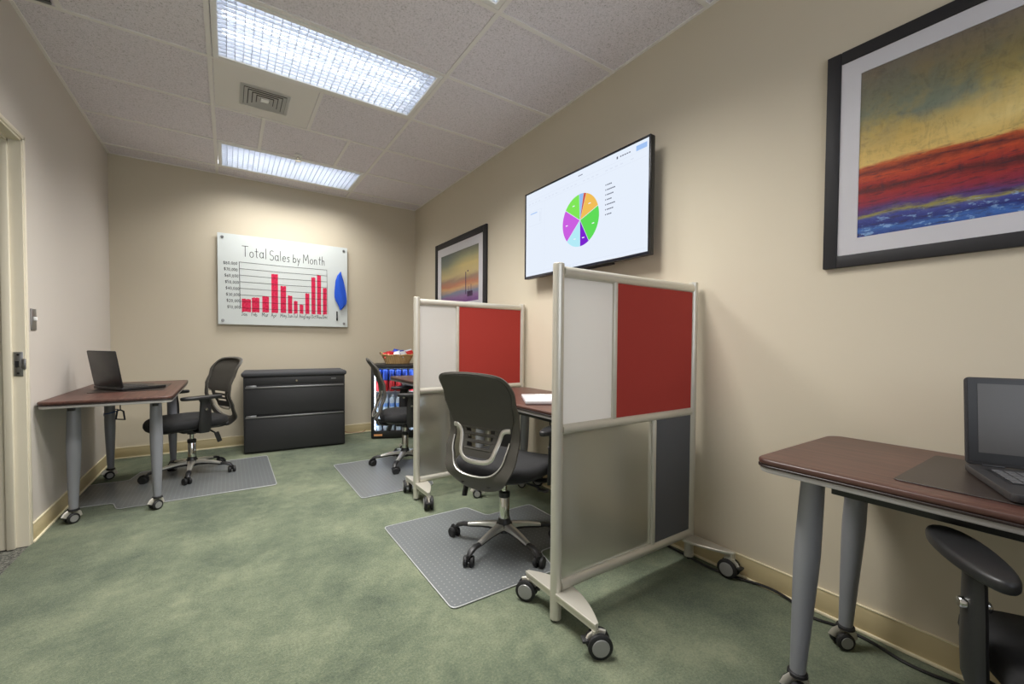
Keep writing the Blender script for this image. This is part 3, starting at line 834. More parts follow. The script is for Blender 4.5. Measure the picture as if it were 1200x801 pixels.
def make_can(m, nm, label, group):
    b = nb(); lathe(b, [(.024, 0), (.031, .006), (.031, .112), (.025, .120), (.024, .121)], n=16)
    return tag(part(nm, b, m, None), label, 'drink can', group)
cr = make_can(REDL, 'soda_can', 'red drink can on the upper shelf of the drinks cooler', 'red cans on the upper cooler shelf')
cb2 = make_can(BLUCAN, 'soda_can', 'blue drink can stacked on the red cans in the drinks cooler', 'blue cans on top of the red cans')
first = True
for j, y in enumerate((.09, .16)):
    for i in range(6):
        p = COOL @ V((.07+i*.072, y, .5225))
        if i == 0 and j == 0: cr.location = p; cb2.location = (p[0], p[1], p[2]+.1215)
        else:
            o = cr.copy(); COL.objects.link(o); o.location = p
            o = cb2.copy(); COL.objects.link(o); o.location = (p[0], p[1], p[2]+.1215)

# wicker basket with snack bags
def wicker():
    m = mat('woven_wicker', srgb(206, 168, 106), .6)
    v = scaled(m, 1, 1, 1)
    w1 = nd(m, 'ShaderNodeTexWave'); w1.inputs['Scale'].default_value = 32; w1.bands_direction = 'Z'; lk(m, v, w1.inputs['Vector'])
    w2 = nd(m, 'ShaderNodeTexWave'); w2.inputs['Scale'].default_value = 22; w2.bands_direction = 'X'; lk(m, v, w2.inputs['Vector'])
    f = math_(m, 'MULTIPLY', w1.outputs['Fac'], w2.outputs['Fac'])
    r = ramp(m, f, [(.0, srgb(186, 144, 92)), (.5, srgb(236, 206, 150))]); lk(m, r.outputs['Color'], bsdf(m).inputs['Base Color'])
    bump(m, f, .8, .006); return m
WICK = wicker()
BKX, BKY, BKZ = 1.640, 4.780, .8255
t = thing('snack_basket', 'oval wicker basket of snacks on top of the drinks cooler', 'basket', (BKX, BKY, BKZ))
def oval(b, prof, sy=.72, n=36, cap=False):
    tt = bmesh.new(); rings = [[tt.verts.new((r*cos(2*pi*i/n), r*sy*sin(2*pi*i/n), z)) for i in range(n)] for r, z in prof]
    ring_faces(tt, rings, True, cap, cap); bmesh.ops.recalc_face_normals(tt, faces=tt.faces); merge(b, tt)
b = nb(); oval(b, [(.135, .002), (.15, .03), (.172, .07), (.185, .098), (.178, .098), (.165, .07), (.143, .03), (.13, .010)], cap=True); part('basket_body', b, WICK, t, ang=60)
b = nb(); tube(b, [(.184*cos(q), .184*.72*sin(q), .102+.004*sin(9*q)) for q in [2*pi*i/48 for i in range(48)]], .009, 6, closed=True); part('basket_rim', b, WICK, t)
for s in (-1, 1):
    b = nb(); tube(b, [(s*(.182+.014*sin(q)), .05*cos(q), .104+.03*sin(q)) for q in [pi*i/10 for i in range(11)]], .006, 6); part('basket_handle', b, WICK, t)
def make_bag(m, label, loc, rot, group, sz=(.056, .040)):
    rows = []; N = 8
    for i in range(N+1):
        u = 2*i/N-1; row = []
        for j in range(N+1):
            v = 2*j/N-1; h = .016*(max(0, (1-u*u))**.5)*(max(0, 1-v*v))**.5
            row.append((sz[0]*u, sz[1]*v, h+.0015*sin(9*u)))
        rows.append(row)
    b = nb(); gridsurf(b, rows); gridsurf(b, [[(p[0], p[1], -p[2]) for p in r] for r in rows])
    o = part('snack_bag', b, m, None, loc, rot=rot, ang=70); return tag(o, label, 'snack bag', group)
FOILR = mat('red_foil', srgb(196, 40, 44), .3, .3); FOILB = mat('blue_foil', srgb(34, 74, 190), .3, .3); FOILW = mat('white_foil', srgb(222, 228, 240), .3, .3)
cols = {'red': FOILR, 'blue': FOILB, 'white': FOILW}
bags = [('red', -.125, -.02, 0), ('red', -.09, -.06, 8), ('blue', -.04, -.04, 10), ('white', -.055, -.085, 2), ('blue', .0, .0, 22), ('blue', .035, -.05, 14), ('white', .045, -.085, 4), ('red', .095, -.05, 6), ('red', .125, -.01, 10), ('white', .135, .02, 16), ('blue', .05, .05, 10), ('red', -.07, .05, 8)]
for i, (c, x, y, dz) in enumerate(bags):
    make_bag(cols[c], '%s foil snack bag piled in the wicker basket' % c, (BKX+x, BKY+y, BKZ+.105+dz/900), (radians(random.uniform(40, 75)), radians(random.uniform(-20, 20)), radians(random.uniform(-40, 40))), '%s snack bags in the wicker basket' % c)

# ------------------------------------------------------------------ glass whiteboard on the back wall
WX0, WX1, WZ0, WZ1, WY = -.083, 1.146, 1.243, 2.150, 5.066
t = thing('glass_whiteboard', 'white glass board with a hand drawn red bar chart on the back wall', 'whiteboard', (0, WY, 0))
b = nb(); box(b, ((WX0+WX1)/2, .004, (WZ0+WZ1)/2), (WX1-WX0, .008, WZ1-WZ0), bev=.0015, seg=1); part('glass_panel', b, GLASSW, t)
for x in (WX0+.04, WX1-.04):
    for z in (WZ0+.04, WZ1-.04):
        b = nb(); cyl(b, (x, -.006, z), (x, YB-WY-.001, z), .008, n=14); cyl(b, (x, -.007, z), (x, -.001, z), .014, n=16, bev=.002); part('standoff', b, STEEL, t)
# ink: strokes as thin ribbons on the glass
def ribbon(bm, pts, w, y=-.0008):
    """flat ink stroke in the xz plane"""
    for (x0, z0), (x1, z1) in zip(pts[:-1], pts[1:]):
        d = V((x1-x0, 0, z1-z0))
        if d.length < 1e-6: continue
        d.normalize(); n = V((-d.z, 0, d.x))*w/2; e = d*w*.35
        a = V((x0, y, z0))-e; c = V((x1, y, z1))+e
        vs = [bm.verts.new(a-n), bm.verts.new(c-n), bm.verts.new(c+n), bm.verts.new(a+n)]; bm.faces.new(vs)
def arc(cx, cy, rx, ry, a0, a1, k=8): return [(cx+rx*cos(radians(a0+(a1-a0)*i/k)), cy+ry*sin(radians(a0+(a1-a0)*i/k))) for i in range(k+1)]
G = {  # stroke letters: (advance, strokes), cap height 1, x height .55
 'T': (.75, [[(0, 1), (.7, 1)], [(.35, 1), (.35, 0)]]), 'o': (.55, [arc(.25, .27, .22, .27, 90, 450, 12)]),
 't': (.45, [[(.2, .9), (.2, .08), (.3, 0)], [(.02, .6), (.4, .6)]]), 'a': (.58, [arc(.24, .27, .22, .27, 30, 330, 10), [(.45, .55), (.45, .05), (.52, 0)]]),
 'l': (.25, [[(.1, 1), (.1, 0)]]), 'S': (.65, [arc(.3, .75, .25, .25, 40, 270, 8)+arc(.3, .25, .25, .25, 90, -150, 8)[1:]]),
 'e': (.52, [[(.04, .3), (.42, .3)]+arc(.23, .27, .2, .27, 10, 320, 10)[1:]]), 's': (.45, [[(.36, .5), (.15, .55), (.06, .42), (.32, .2), (.25, .02), (.02, .06)]]),
 'b': (.58, [[(.06, 1), (.06, 0)], arc(.27, .27, .22, .27, 160, -160, 10)]), 'y': (.52, [[(.02, .55), (.22, .08)], [(.44, .55), (.12, -.38)]]),
 'M': (.95, [[(.04, 0), (.1, 1), (.42, .3), (.75, 1), (.84, 0)]]), 'n': (.55, [[(.06, .55), (.06, 0)], [(.06, .38), (.2, .55), (.36, .5), (.42, 0)]]),
 'h': (.55, [[(.06, 1), (.06, 0)], [(.06, .38), (.2, .55), (.36, .5), (.42, 0)]]), 'J': (.5, [[(.1, 1), (.45, 1)], [(.32, 1), (.3, .1), (.15, 0), (.03, .15)]]),
 'F': (.55, [[(.06, 1), (.06, 0)], [(.06, 1), (.5, 1)], [(.06, .55), (.4, .55)]]), 'r': (.4, [[(.06, .55), (.06, 0)], [(.06, .35), (.2, .53), (.35, .5)]]),
 'A': (.7, [[(.02, 0), (.32, 1), (.6, 0)], [(.13, .38), (.5, .38)]]), 'p': (.55, [[(.06, .55), (.06, -.4)], arc(.27, .27, .21, .27, 160, -160, 10)]),
 'u': (.55, [[(.05, .55), (.07, .1), (.22, 0), (.4, .15)], [(.42, .55), (.44, 0)]]), 'g': (.55, [arc(.23, .27, .2, .27, 30, 330, 10), [(.42, .55), (.42, -.25), (.25, -.4), (.06, -.3)]]),
 'O': (.75, [arc(.34, .5, .3, .5, 90, 450, 14)]), 'c': (.48, [arc(.25, .27, .2, .27, 50, 310, 9)]), 'N': (.75, [[(.06, 0), (.06, 1), (.6, 0), (.6, 1)]]),
 'v': (.5, [[(.02, .55), (.22, 0), (.44, .55)]]), 'D': (.7, [[(.06, 0), (.06, 1)], [(.06, 1)]+arc(.1, .5, .45, .5, 80, -80, 8)+[(.06, 0)]]),
 '$': (.6, [arc(.28, .7, .22, .2, 40, 270, 6)+arc(.28, .3, .22, .2, 90, -150, 6)[1:], [(.28, 1.08), (.28, -.08)]]), ',': (.25, [[(.12, .08), (.05, -.18)]]),
 '0': (.55, [arc(.24, .5, .2, .48, 90, 450, 10)]), '1': (.4, [[(.08, .8), (.22, 1), (.22, 0)]]), '2': (.55, [arc(.24, .74, .2, .26, 160, -30, 7)+[(.04, 0), (.46, 0)]]),
 '3': (.55, [arc(.22, .76, .2, .24, 140, -90, 7)+arc(.22, .26, .22, .26, 90, -140, 8)[1:]]), '4': (.55, [[(.3, 1), (.03, .35), (.46, .35)], [(.34, .7), (.34, 0)]]),
 '5': (.55, [[(.42, 1), (.1, 1), (.07, .58)]+arc(.22, .3, .2, .3, 110, -140, 8)]), '6': (.55, [[(.36, 1), (.1, .6), (.05, .3)]+arc(.24, .27, .19, .27, 180, 530, 10)[1:]]),
 '7': (.5, [[(.04, 1), (.44, 1), (.15, 0)]]), '8': (.55, [arc(.24, .75, .17, .24, -90, 270, 10), arc(.24, .26, .2, .26, 90, 450, 10)]), ' ': (.5, [])}
def write(bm, txt, x, z, h, w, sx=1, slope=0, jit=.0):
    for ch in txt:
        adv, st = G[ch]; jz = random.uniform(-jit, jit)*h; sl = random.uniform(-.06, .06)
        for s in st: ribbon(bm, [(x+(p+sl*q)*h*sx, z+(q*h)+jz+slope*(p*h)) for p, q in s], w)
        x += (adv+.1)*h*sx; z += slope*(adv+.1)*h*sx
    return x
# positions read off the board (board metres)
def bz(u, v): return (WX0+(u)*(WX1-WX0), WZ1-v*(WZ1-WZ0))
b = nb(); write(b, 'Total', .125, 1.935, .105, .0054, .70, 0, .05); write(b, 'Sales', .365, 1.925, .10, .0054, .68, 0, .05); write(b, 'by', .585, 1.925, .085, .0054, .72); write(b, 'Month', .685, 1.925, .095, .0054, .68, 0, .05)
part('title_writing', b, BLKINK, t, label='black handwriting reading Total Sales by Month')
CX0, CX1, CZ0, CZ1 = .100, .925, 1.385, 1.876
b = nb()
for i in range(8):
    z = CZ1-(CZ1-CZ0-.015)*i/7.2; ribbon(b, [(CX0, z), (CX0+.4, z-.003), (CX1, z+.002)], .0035, -.0012)
ribbon(b, [(CX0-.002, CZ1), (CX0+.004, CZ0+.03)], .0045, -.0012); ribbon(b, [(CX1, CZ1), (CX1+.008, CZ0)], .0035, -.0012)
part('chart_lines', b, BLKINK, t, label='black ruled chart lines')
heights = [.115, .135, .155, .395, .275, .180, .125, .090, .215, .395, .425, .285]
bx = [.118, .205, .298, .382, .466, .535, .592, .649, .705, .767, .824, .884]
bw = [.078, .066, .060, .060, .052, .042, .036, .036, .040, .040, .040, .040]
for x, w_, h in zip(bx, bw, heights):
    b = nb()
    for s in range(5):
        xx = x+w_*(s+.5)/5; ribbon(b, [(xx, CZ0-.004+random.uniform(-.003, .003)), (xx, CZ0+h+random.uniform(-.004, .003))], w_/4.6, -.0006)
    part('chart_bar', b, REDINK, t)
def marker_ink():
    m = REDINK; n = noise(m, 60, 3); r = ramp(m, n.outputs['Fac'], [(.35, srgb(226, 66, 100)), (.65, srgb(210, 34, 72))]); lk(m, r.outputs['Color'], bsdf(m).inputs['Base Color'])
marker_ink()
for i, lab in enumerate(['$80,000', '$70,000', '$60,000', '$50,000', '$40,000', '$30,000', '$20,000', '$10,000']):
    b = nb(); write(b, lab, -.035+i*.004, 1.843-i*.0625, .028, .0034, 1.0, 0, .08); part('amount_writing', b, BLKINK, t, label='handwritten '+lab)
for mth, x in zip(['Jan', 'Feb', 'Mar', 'Apr', 'May', 'Jun', 'Jul', 'Aug', 'Sep', 'Oct', 'Nov', 'Dec'], bx):
    b = nb(); write(b, mth, x-.004, 1.334, .037, .0034, .74, 0, .1); part('month_writing', b, BLKINK, t, label='handwritten '+mth)
# blue cloth hanging on the board
tt = nb(); rows = []
outl = [(0, .004, .006), (-.05, -.030, .020), (-.10, -.050, .036), (-.18, -.058, .052), (-.24, -.062, .062), (-.29, -.060, .068), (-.33, -.048, .070), (-.36, -.030, .064), (-.40, -.012, .035), (-.43, -.006, .008)]
for dz, a, c in outl:
    row = []
    for j in range(9):
        u = j/8; x = a+(c-a)*u; row.append((x, -.006-.010*sin(pi*u)-.006*abs(sin(7*u+dz*9)), dz))
    rows.append(row)
gridsurf(tt, rows, .003)
o = part('cleaning_cloth', tt, BLUEC, None, (1.063, WY-.012, 1.868), ang=70); tag(o, 'bright blue cleaning cloth hanging on the glass board', 'cloth')
t = thing('marker_pen', 'small black marker pen hanging below the blue cloth on the board', 'marker pen', (1.030, WY-.012, 1.345))
b = nb(); cyl(b, (0, 0, .0), (0, 0, .075), .007, n=12, bev=.002); part('barrel', b, BLACKP, t); b = nb(); cyl(b, (0, 0, -.03), (0, 0, 0.001), .008, n=12, bev=.002); part('pen_cap', b, BLKINK, t)

# ------------------------------------------------------------------ television
TY0, TY1, TZ0, TZ1, TX = 1.452, 2.582, 1.555, 2.190, 1.87
t = thing('television', 'flat wall television showing a colourful pie chart', 'television', (TX, 0, 0))
yc, zc = (TY0+TY1)/2, (TZ0+TZ1)/2
b = nb(); box(b, (.020, yc, zc), (.030, TY1-TY0, TZ1-TZ0), bev=.004); box(b, (.045, yc, zc-.03), (.035, .72, .42), bev=.012); part('housing', b, BLACKP, t)
b = nb(); bw_ = .011
for s in (-1, 1):
    box(b, (.001, yc+s*((TY1-TY0)/2-bw_/2), zc), (.010, bw_, TZ1-TZ0), bev=.002); box(b, (.001, yc, zc+s*((TZ1-TZ0)/2-(bw_ if s > 0 else .018)/2)), (.010, TY1-TY0-2*bw_, bw_ if s > 0 else .018), bev=.002)
part('bezel', b, mat('gloss_black_bezel', srgb(22, 24, 36), .2), t)
b = nb(); box(b, (.004, yc-.46, TZ0+.010), (.008, .035, .006)); part('badge', b, STEEL, t)
b = nb(); box(b, (.083, yc, zc), (.044, .30, .25), bev=.004); part('wall_bracket', b, BLACKP, t)
b = nb(); tube(b, [(.02, yc-.30, TZ0-.008), (.02, yc+.02, TZ0-.008)], .006, 6); part('sensor_strip', b, BLACKP, t)
b = nb(); box(b, (.0035, yc, zc+.003), (.003, TY1-TY0-.02, TZ1-TZ0-.026))
def scr_mat():
    m = emis('lit_screen', (.80, .87, .98, 1), 1.0)
    e = [n for n in m.node_tree.nodes if n.type == 'EMISSION'][0]
    return m
scr = part('screen', b, scr_mat(), t)
_em = {}
def flatpoly(b, pts, x):   # pts in screen view coords: u to the viewer's right, v up, metres from pie centre
    tt = [b.verts.new((x, PY-u, PZ+v)) for u, v in pts]; b.faces.new(tt)
PY, PZ, PR = 1.990, 1.862, .163
angs = [(-3, 11, (.30, .52, .90)), (11, 19, (.62, .10, .05)), (19, 71, (.88, .52, .10)), (71, 151, (.12, .72, .10)), (151, 179, (.20, .02, .62)), (179, 227, (.46, .83, .93)), (227, 304, (.60, .12, .75)), (304, 357, (.22, .80, .10))]
for a0, a1, c in angs:
    b = nb(); pts = [(0, 0)]+[(PR*sin(radians(a)), PR*cos(radians(a))) for a in [a0+(a1-a0)*i/14 for i in range(15)]]
    mid = radians((a0+a1)/2); pts = [(u+.003*sin(mid), v+.003*cos(mid)) for u, v in pts]
    flatpoly(b, pts, .0012); part('pie_slice', b, emis('pie_%d' % a0, (*c, 1), 1.0), scr)
GREYUI = emis('interface_grey', (.55, .6, .72, 1), 1.0); GUI2 = emis('interface_pale', (.72, .78, .9, 1), 1.0); DUI = emis('interface_dark', (.12, .13, .18, 1), 1.0)
def urect(b, u0, u1, v0, v1, x=.0014): flatpoly(b, [(u0, v0), (u1, v0), (u1, v1), (u0, v1)], x)
b = nb()
ut, ub = TZ1-.017-PZ, TZ0+.022-PZ; ul, ur = PY-TY1+.014, PY-TY0-.014
urect(b, ul, ur, ut-.050, ut-.0485); urect(b, ul, ur, ut-.088, ut-.0865); urect(b, ul+.215, ul+.2165, ub, ut-.088); urect(b, ul, ur, ub+.018, ub+.0195)
for u0, v0 in ((ul+.03, ut-.13), ):
    urect(b, u0, u0+.15, v0-.002, v0); urect(b, u0, u0+.15, v0-.105, v0-.103); urect(b, u0, u0+.002, v0-.105, v0); urect(b, u0+.148, u0+.15, v0-.105, v0)
    urect(b, u0+.13, u0+.138, v0-.09, v0-.02)
for i in range(26): 
    u = ul+.03+i*.038
    if i % 5 != 4: urect(b, u, u+.02, ut-.075, ut-.068)
for i in range(9): urect(b, ul+.30+i*.03, ul+.318+i*.03, ub+.006, ub+.011)
part('interface_lines', b, GUI2, scr)
b = nb(); urect(b, ur-.085, ur-.012, ut-.040, ut-.012); urect(b, ul+.05, ul+.13, ut-.150, ut-.143); part('interface_blocks', b, emis('interface_blue', (.36, .55, .9, 1), 1.0), scr)
b = nb()
for i in range(7):
    v = .155-i*.029; urect(b, .215, .221, v-.004, v+.004); 
    for j in range(3+(i*5) % 3): urect(b, .228+j*.013, .238+j*.013, v-.004, v+.003)
for j in range(3): urect(b, .0+j*.014-.02, .01+j*.014-.02, ut-.030, ut-.024)
for j in range(5): urect(b, ur-.20+j*.016, ur-.188+j*.016, ut-.030, ut-.024)
urect(b, ur-.225, ur-.215, ut-.034, ut-.020)
part('legend_writing', b, DUI, scr, label='small dark legend lines')
# percentage marks on the slices
b = nb()
for a, r_ in ((45, .12), (111, .125), (165, .12), (203, .12), (266, .125), (330, .12)):
    u, v = r_*sin(radians(a)), r_*cos(radians(a)); urect(b, u-.010, u+.010, v-.003, v+.003, .0006)
part('slice_writing', b, emis('slice_mark', (.9, .92, 1, 1), 1.0), scr)

# ------------------------------------------------------------------ pictures
def painting_big():
    m = mat('abstract_sunset_print', (.5, .5, .5, 1), .55)
    sp = nd(m, 'ShaderNodeSeparateXYZ'); tc = nd(m, 'ShaderNodeTexCoord'); lk(m, tc.outputs['Generated'], sp.inputs[0])
    u = math_(m, 'SUBTRACT', 1.0, sp.outputs['Y']); v = sp.outputs['Z']
    n1 = noise(m, 1, 6, .7, vec=scaled(m, 1, 5, 26)); n2 = noise(m, 1, 5, .65, vec=scaled(m, 1, 3.2, 3.5)); n3 = noise(m, 1, 4, .6, vec=scaled(m, 1, 26, 5, loc=(3, 1, 2)))
    h = math_(m, 'ADD', v, math_(m, 'MULTIPLY', math_(m, 'SUBTRACT', n1.outputs['Fac'], .5), .10))
    h = math_(m, 'ADD', h, math_(m, 'MULTIPLY', math_(m, 'SUBTRACT', n2.outputs['Fac'], .5), .05))
    h = math_(m, 'ADD', h, math_(m, 'MULTIPLY', u, .03))
    c = [(.0, srgb(20, 40, 120)), (.045, srgb(60, 110, 190)), (.07, srgb(24, 38, 120)), (.11, srgb(70, 80, 160)), (.132, srgb(168, 160, 70)), (.148, srgb(80, 60, 130)), (.17, srgb(110, 44, 100)), (.20, srgb(150, 34, 60)), (.245, srgb(170, 40, 36)), (.28, srgb(90, 26, 30)), (.31, srgb(178, 46, 34)), (.36, srgb(205, 80, 36)), (.385, srgb(110, 34, 28)), (.41, srgb(206, 92, 40)), (.435, srgb(234, 200, 116)), (.56, srgb(210, 178, 98)), (.70, srgb(172, 154, 92)), (.82, srgb(142, 128, 84)), (1, srgb(126, 114, 98))]
    r = ramp(m, h, c)
    # blue green cloud at left, pale glow at right, vertical streaks
    sky = math_(m, 'GREATER_THAN', h, .45)
    cl = math_(m, 'MULTIPLY', sky, ramp(m, n2.outputs['Fac'], [(.48, (0, 0, 0, 1)), (.62, (1, 1, 1, 1))]).outputs['Color'])
    band = ramp(m, v, [(.50, (0, 0, 0, 1)), (.66, (.9, .9, .9, 1)), (.80, (.45, .45, .45, 1)), (1, (.15, .15, .15, 1))])
    c1_ = mixc(m, math_(m, 'MULTIPLY', math_(m, 'MULTIPLY', cl, .75), band.outputs['Color']), r.outputs['Color'], srgb(66, 112, 124))
    glow = ramp(m, u, [(.15, (0, 0, 0, 1)), (.45, (1, 1, 1, 1))])
    gb = ramp(m, v, [(.43, (0, 0, 0, 1)), (.50, (1, 1, 1, 1)), (.72, (0, 0, 0, 1))])
    c2_ = mixc(m, math_(m, 'MULTIPLY', math_(m, 'MULTIPLY', glow.outputs['Color'], gb.outputs['Color']), math_(m, 'MULTIPLY', n3.outputs['Fac'], 1.3)), c1_, srgb(252, 232, 160))
    dk = math_(m, 'MULTIPLY', ramp(m, n3.outputs['Fac'], [(.55, (0, 0, 0, 1)), (.68, (1, 1, 1, 1))]).outputs['Color'], ramp(m, v, [(.24, (0, 0, 0, 1)), (.29, (1, 1, 1, 1)), (.34, (0, 0, 0, 1))]).outputs['Color'])
    c3_ = mixc(m, math_(m, 'MULTIPLY', dk, .8), c2_, srgb(60, 30, 50))
    t1_ = noise(m, 1, 6, .75, vec=scaled(m, 1, 14, 24), dist=1.4); t2_ = noise(m, 1, 5, .75, vec=scaled(m, 1, 26, 9, loc=(4, 2, 8)), dist=1.2)
    tx = math_(m, 'ADD', math_(m, 'MULTIPLY', t1_.outputs['Fac'], .9), math_(m, 'MULTIPLY', t2_.outputs['Fac'], .9))
    g = ramp(m, math_(m, 'MULTIPLY', tx, .55), [(.36, (.35, .32, .36, 1)), (.49, (.9, .9, .9, 1)), (.62, (1.0, 1.0, 1.0, 1))])
    c4_ = mixc(m, .5, c3_, g.outputs['Color'], 'MULTIPLY')
    t3_ = noise(m, 1, 4, .7, vec=scaled(m, 1, 16, 110, loc=(7, 3, 1)))
    low = ramp(m, v, [(.40, (1, 1, 1, 1)), (.45, (0, 0, 0, 1))])
    st = ramp(m, t3_.outputs['Fac'], [(.54, (0, 0, 0, 1)), (.64, (1, 1, 1, 1))])
    c4_ = mixc(m, math_(m, 'MULTIPLY', math_(m, 'MULTIPLY', st.outputs['Color'], low.outputs['Color']), .7), c4_, srgb(44, 26, 48))
    t4_ = noise(m, 1, 4, .7, vec=scaled(m, 1, 22, 60, loc=(1, 9, 4)))
    bl = ramp(m, v, [(.10, (1, 1, 1, 1)), (.13, (0, 0, 0, 1))]); s4 = ramp(m, t4_.outputs['Fac'], [(.56, (0, 0, 0, 1)), (.62, (1, 1, 1, 1))])
    c4_ = mixc(m, math_(m, 'MULTIPLY', math_(m, 'MULTIPLY', s4.outputs['Color'], bl.outputs['Color']), .75), c4_, srgb(150, 190, 230))
    lk(m, c4_, bsdf(m).inputs['Base Color']); return m
def painting_small():
    m = mat('pale_sunset_print', (.5, .5, .5, 1), .55)
    sp = nd(m, 'ShaderNodeSeparateXYZ'); tc = nd(m, 'ShaderNodeTexCoord'); lk(m, tc.outputs['Generated'], sp.inputs[0])
    u = math_(m, 'SUBTRACT', 1.0, sp.outputs['Y']); v = sp.outputs['Z']
    n1 = noise(m, 1, 5, .65, vec=scaled(m, 1, 3, 16)); n2 = noise(m, 1, 4, .6, vec=scaled(m, 1, 3, 4, loc=(1, 5, 2)))
    h = math_(m, 'ADD', v, math_(m, 'MULTIPLY', math_(m, 'SUBTRACT', n1.outputs['Fac'], .5), .16))
    r = ramp(m, h, [(0, srgb(110, 60, 130)), (.12, srgb(140, 100, 150)), (.2, srgb(120, 130, 150)), (.3, srgb(205, 160, 110)), (.36, srgb(190, 120, 90)), (.45, srgb(160, 130, 110)), (.55, srgb(206, 186, 130)), (.7, srgb(216, 196, 130)), (.85, srgb(170, 165, 125)), (1, srgb(110, 115, 105))])
    cl = ramp(m, n2.outputs['Fac'], [(.45, (0, 0, 0, 1)), (.65, (1, 1, 1, 1))]); lft = ramp(m, u, [(.2, (1, 1, 1, 1)), (.6, (0, 0, 0, 1))]); top = ramp(m, v, [(.5, (0, 0, 0, 1)), (.8, (1, 1, 1, 1))])
    c1_ = mixc(m, math_(m, 'MULTIPLY', math_(m, 'MULTIPLY', lft.outputs['Color'], top.outputs['Color']), .8), r.outputs['Color'], srgb(104, 118, 118))
    lk(m, c1_, bsdf(m).inputs['Base Color']); return m
def picture(label, y_hi, z0, z1, w, fw, mw, pm, extra=None):
    t = thing('framed_picture', label, 'picture', (XR, y_hi-w/2, (z0+z1)/2)); H = z1-z0
    b = nb(); d = .020
    for s in (-1, 1):
        box(b, (-d/2-.001, s*(w/2-fw/2), 0), (d, fw, H), bev=.003); box(b, (-d/2-.001, 0, s*(H/2-fw/2)), (d, w-2*fw, fw), bev=.003)
    part('frame', b, FRAMEB, t)
    b = nb()
    for s in (-1, 1):
        box(b, (-.012, s*(w/2-fw-mw/2+.002), 0), (.004, mw+.004, H-2*fw+.004)); box(b, (-.012, 0, s*(H/2-fw-mw/2+.002)), (.004, w-2*fw-2*mw, mw+.004))
    part('picture_mat', b, MATB, t)
    b = nb(); box(b, (-.009, 0, 0), (.002, w-2*fw-2*mw+.01, H-2*fw-2*mw+.01)); pr = part('print', b, pm, t)
    b = nb(); box(b, (-.0165, 0, 0), (.0015, w-2*fw+.004, H-2*fw+.004)); part('glazing', b, gl_pic, t)
    return t, pr
gl_pic = mat('picture_glazing', (1, 1, 1, 1), .03, 0, **{'Transmission Weight': 1.0, 'IOR': 1.06})
picture('large framed abstract with red, yellow and blue bands on the right wall', .697, 1.376, 2.193, 1.13, .045, .060, painting_big())
t, pr = picture('smaller looking framed sunset print behind the farther divider', 4.436, 1.335, 2.160, 1.13, .062, .085, painting_small())
b = nb(); 
for y0, z_, hh, ww in ((-.155, -.08, .22, .014), (-.215, -.17, .10, .008), (-.265, -.16, .12, .008)):
    box(b, (-.0103, y0, z_), (.0008, ww, hh))
box(b, (-.0103, -.24, -.19), (.0008, .11, .05)); box(b, (-.0103, -.20, .035), (.0008, .02, .014))
part('painted_masts', b, mat('dark_violet_ink', srgb(70, 40, 80), .6), pr, label='dark mast shapes in the print')

# ------------------------------------------------------------------ cables and clips
def cable(name, label, pts, r, m=CABLE, k=5):
    b = nb(); tube(b, smooth_path(pts, k), r, 6); return tag(part(name, b, m), label, 'cable')
cable('power_cable', 'long black cable lying along the right wall under the divider and table', [(1.93, 1.95, .006), (1.94, 1.55, .006), (1.93, 1.33, .006), (1.925, 1.25, .006), (1.915, 1.10, .006), (1.94, .98, .006), (1.958, .90, .012), (1.958, .82, .012), (1.935, .74, .006), (1.905, .68, .006), (1.93, .60, .006), (1.925, .50, .006), (1.90, .42, .006), (1.90, .35, .006), (1.92, .25, .006), (1.91, .0, .006), (1.90, -.4, .006)], .0055)
cable('appliance_cord', 'thin tan cord on the floor between the filing cabinet and the cooler', [(1.00, 5.03, .10), (1.06, 5.05, .06), (1.14, 5.04, .03), (1.22, 5.05, .02), (1.30, 5.02, .02), (1.35, 5.075, .03)], .004, mat('tan_cord', srgb(150, 96, 72), .5))
cable('hanging_cable', 'black cable hanging behind the table between the dividers', [(1.80, 2.20, .69), (1.81, 2.19, .50), (1.80, 2.12, .30), (1.83, 2.06, .12), (1.86, 2.0, .02), (1.85, 1.85, .006)], .004)
# release handle hanging under the left table
def hang_handle(label, loc, rz):
    t = thing('release_handle', label, 'handle', loc, rz)
    b = nb(); tube(b, smooth_path([(0, 0, 0), (.004, .004, -.05), (0, 0, -.10)]), .0035, 6); part('handle_strap', b, CABLE, t)
    b = nb(); tube(b, [(0, 0, -.10), (0, .024, -.108), (0, .034, -.165), (0, -.034, -.165), (0, -.024, -.108)], .0055, 6, closed=True, up=V((1, 0, 0))); part('handle_grip', b, mat('navy_grip', srgb(26, 32, 52), .5), t)
    return t
hang_handle('triangular dark handle hanging below the left table', (-.62, 3.86, .70), radians(50))
b = nb()
tube(b, smooth_path([(1.70, .42, .70), (1.72, .46, .665), (1.735, .49, .64), (1.75, .505, .60)]), [.014]*16, 8, flat=.6)
tube(b, smooth_path([(1.70, .40, .70), (1.735, .45, .66), (1.745, .475, .625)]), .007, 6); tube(b, smooth_path([(1.69, .42, .70), (1.70, .47, .67), (1.73, .50, .63)]), .006, 6)
tag(part('cable_bundle', b, mat('dark_blue_cable', srgb(30, 36, 58), .45)), 'short dark blue cable bundle hanging beside the right table leg', 'cable')
b = nb()
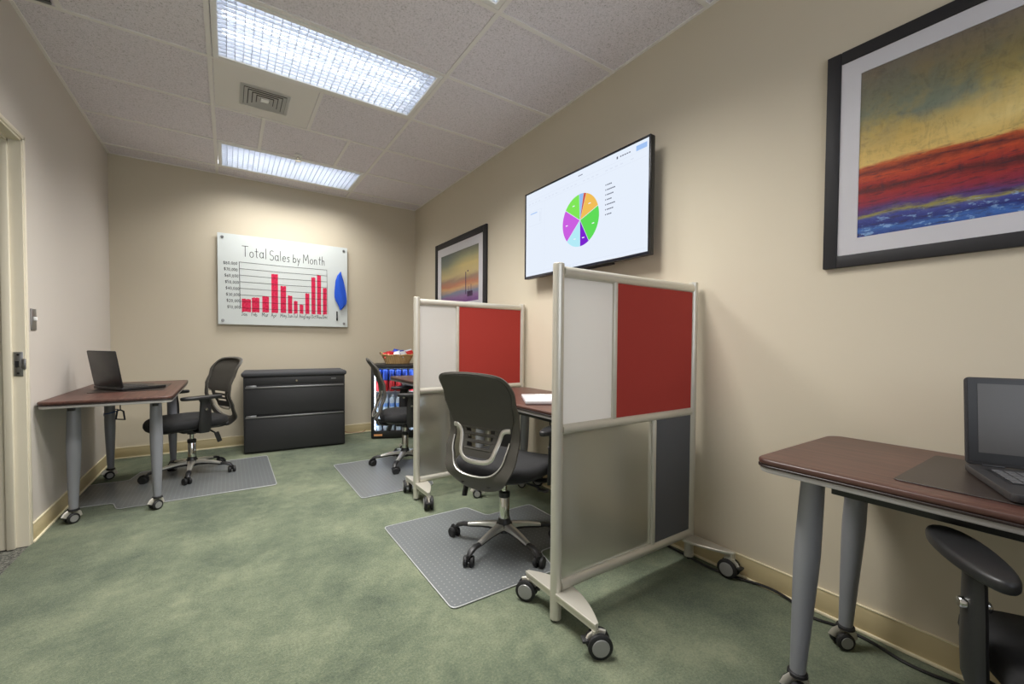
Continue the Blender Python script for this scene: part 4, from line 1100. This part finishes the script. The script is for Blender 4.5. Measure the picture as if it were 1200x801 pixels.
ring = [(-.758+.040*cos(q), 4.395+.040*sin(q), .525+.012*sin(q+1)) for q in [2*pi*i/20 for i in range(20)]]
tube(b, ring, .004, 6, closed=True); tube(b, smooth_path([(-.797, 4.405, .52), (-.80, 4.40, .50), (-.785, 4.37, .49)]), .004, 6)
tag(part('cable_loop', b, mat('blue_cord', srgb(44, 72, 128), .5)), 'dark blue cord looped around the rear leg of the left table', 'cable')

# ------------------------------------------------------------------ lights of the hall beyond the doorway
t = thing('hall_light', 'round hall lamp beyond the doorway', 'ceiling light', (XL-.75, 2.75, ZT))
b = nb(); lathe(b, [(.16, -.002), (.15, -.04), (.001, -.05)]); part('lamp_shade', b, emis('hall_lamp', (1, .92, .78, 1), 4), t)

# ------------------------------------------------------------------ world, camera, colour
W = bpy.data.worlds.new('world'); S.world = W; W.use_nodes = True
W.node_tree.nodes['Background'].inputs['Color'].default_value = (.86, .91, 1, 1); W.node_tree.nodes['Background'].inputs['Strength'].default_value = 3.2

cam = bpy.data.cameras.new('camera'); co = bpy.data.objects.new('camera', cam); COL.objects.link(co)
F, YAW, PIT, ROL, ZC, CX, CY = 491.36, .5890, -.0246, -.0067, 1.0804, 595.83, 413.07
cam.sensor_width = 36; cam.sensor_fit = 'HORIZONTAL'; cam.lens = 36*F/1200
cam.shift_x = (600-CX)/1200; cam.shift_y = (CY-400.5)/1200; cam.clip_start = .01
fwd = V((sin(YAW)*cos(PIT), cos(YAW)*cos(PIT), sin(PIT))); right = V((cos(YAW), -sin(YAW), 0)); up = right.cross(fwd)
r2 = right*cos(ROL)-up*sin(ROL); u2 = right*sin(ROL)+up*cos(ROL)
co.matrix_world = Matrix(((r2.x, u2.x, -fwd.x, 0), (r2.y, u2.y, -fwd.y, 0), (r2.z, u2.z, -fwd.z, ZC), (0, 0, 0, 1)))
S.camera = co
S.view_settings.view_transform = 'Standard'; S.view_settings.look = 'None'; S.view_settings.gamma = 1; S.view_settings.use_curve_mapping = False
S.view_settings.exposure = 0.0
